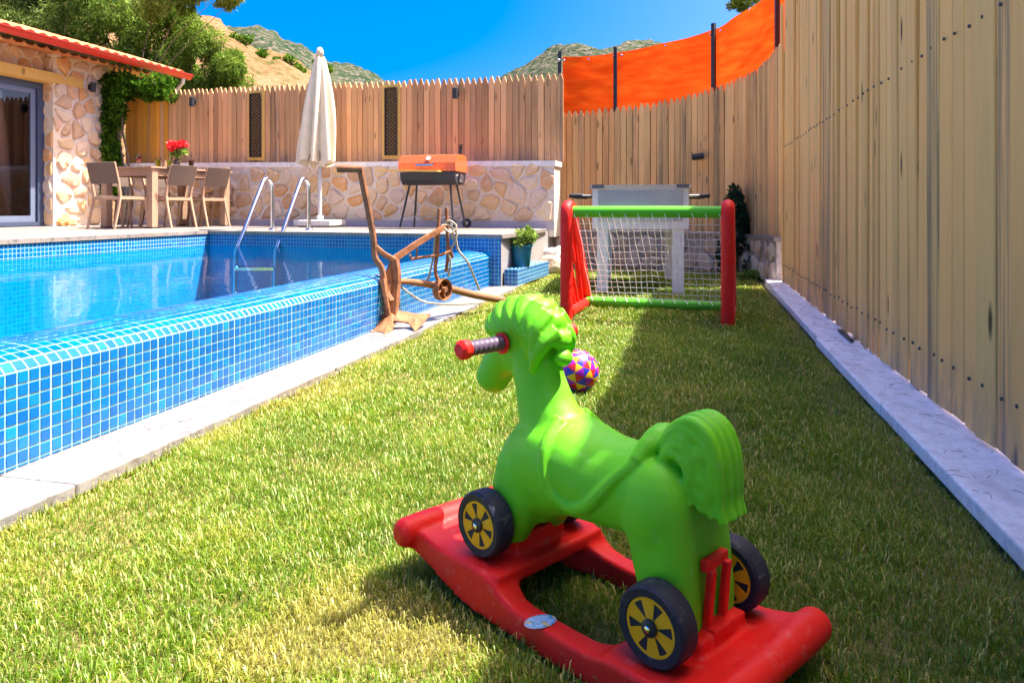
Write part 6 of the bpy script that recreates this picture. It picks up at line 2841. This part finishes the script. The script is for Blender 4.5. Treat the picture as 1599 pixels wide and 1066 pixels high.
# plates under the wheels
for (xa, xb, tz_) in ((0.115, 0.345, 0.150 - RW), (-0.285, -0.115, 0.120 - RW)):
    xs = [xa + (xb - xa) * k / 8 for k in range(9)]
    bbi = len(r.v)
    for x in xs:
        za = max(zb_at(x) + 0.012, tz_ - 0.030)
        zt__ = max(tz_ - 0.003, zb_at(x) + 0.045)
        r.v += [Vector((x, -0.14, za)), Vector((x, -0.14, zt__)), Vector((x, 0.14, zt__)), Vector((x, 0.14, za))]
    for k in range(8):
        for j in range(4):
            a = bbi + k * 4 + j
            b_ = bbi + k * 4 + (j + 1) % 4
            r.f.append((a, b_, b_ + 4, a + 4))
    r.f.append((bbi, bbi + 1, bbi + 2, bbi + 3))
    r.f.append(tuple(bbi + 32 + j for j in range(4)))
# rolled ends
for (x, z) in ((0.362, zb_at(0.362) + 0.028), (-0.300, zb_at(-0.3) + 0.020)):
    r.tube([(x, y, z) for y in (-0.178, -0.165, -0.12, 0, 0.12, 0.165, 0.178)], [0.018, 0.028, 0.029, 0.026, 0.029, 0.028, 0.018], 14)
# sockets for the legs
for (x, z) in ((0.185, 0.105), (-0.197, 0.075)):
    r.box((x, 0, z), (0.075, 0.13, 0.035))
rm = remesh(r, 0.0045, 7, 0.5)
rm.materials.append(RED)
rk = inst('rocker', rm, horse)
# upright red latch on the back of the hind legs
m = MB()
for y in (0.022, -0.022):
    m.box((-0.221, y, 0.128), (0.012, 0.014, 0.11), Matrix.Rotation(rad(-5), 3, 'Y'))
m.box((-0.217, 0, 0.186), (0.013, 0.062, 0.018))
m.box((-0.224, 0, 0.082), (0.026, 0.06, 0.03))
o = m.build('latch', RED, horse)
bv = o.modifiers.new('b', 'BEVEL')
bv.width = 0.003
bv.segments = 2
# oval sticker on the near runner
st = MB()
nst = 28
xs0 = 0.020
for k in range(nst):
    a = 2 * math.pi * k / nst
    st.v.append(Vector((0.028 * math.cos(a), 0, 0.017 * math.sin(a))))
for k in range(nst):
    a = 2 * math.pi * k / nst
    st.v.append(Vector((0.028 * math.cos(a), 0.0008, 0.017 * math.sin(a))))
st.f = [tuple(range(nst)), tuple(range(nst, 2 * nst))] + [(k, (k + 1) % nst, nst + (k + 1) % nst, nst + k) for k in range(nst)]


def sticker_mat():
    t = NT('sticker_print')
    oc = t.coord()
    ds = t.add('ShaderNodeVectorMath', operation='LENGTH')
    t.lk(t.mapping(oc, (1 / 0.028, 1, 1 / 0.017)), ds.inputs[0])
    c = t.ramp(ds.outputs['Value'], [(0.0, (0.30, 0.48, 0.72)), (0.80, (0.34, 0.52, 0.74)), (0.9, (0.12, 0.28, 0.55)), (1.0, (0.5, 0.65, 0.8))])
    v = t.add('ShaderNodeTexVoronoi')
    v.inputs['Scale'].default_value = 160
    t.lk(oc, v.inputs['Vector'])
    n = t.noise(oc, 120, 2)
    f = t.ramp(n, [(0.54, 0.0), (0.58, 0.85)])
    c = t.mix(f, c, (0.05, 0.30, 0.50))
    n2 = t.noise(oc, 95, 1)
    c = t.mix(t.ramp(n2, [(0.63, 0.0), (0.66, 0.9)]), c, (0.75, 0.5, 0.12))
    t.col(c)
    t.set(Roughness=0.3)
    return t.m


rbv = BVHTree.FromPolygons([v.co.copy() for v in rm.vertices], [tuple(p.vertices) for p in rm.polygons])
hit = rbv.ray_cast(Vector((xs0, 0.30, zb_at(xs0) + 0.075)), Vector((0, -0.94, -0.24)).normalized())
sp = hit[0] if hit[0] else Vector((xs0, 0.158, zb_at(xs0) + 0.035))
hit = rbv.ray_cast(Vector((xs0, 0.136, 0.3)), Vector((0, 0, -1)))
if hit[0]:
    sp, sn = hit[0], hit[1]
else:
    sn = Vector((0, 0, 1))
o = st.build('sticker', sticker_mat(), horse, loc=sp + sn * 0.0016)
o.rotation_mode = 'QUATERNION'
o.rotation_quaternion = sn.to_track_quat('Y', 'Z')
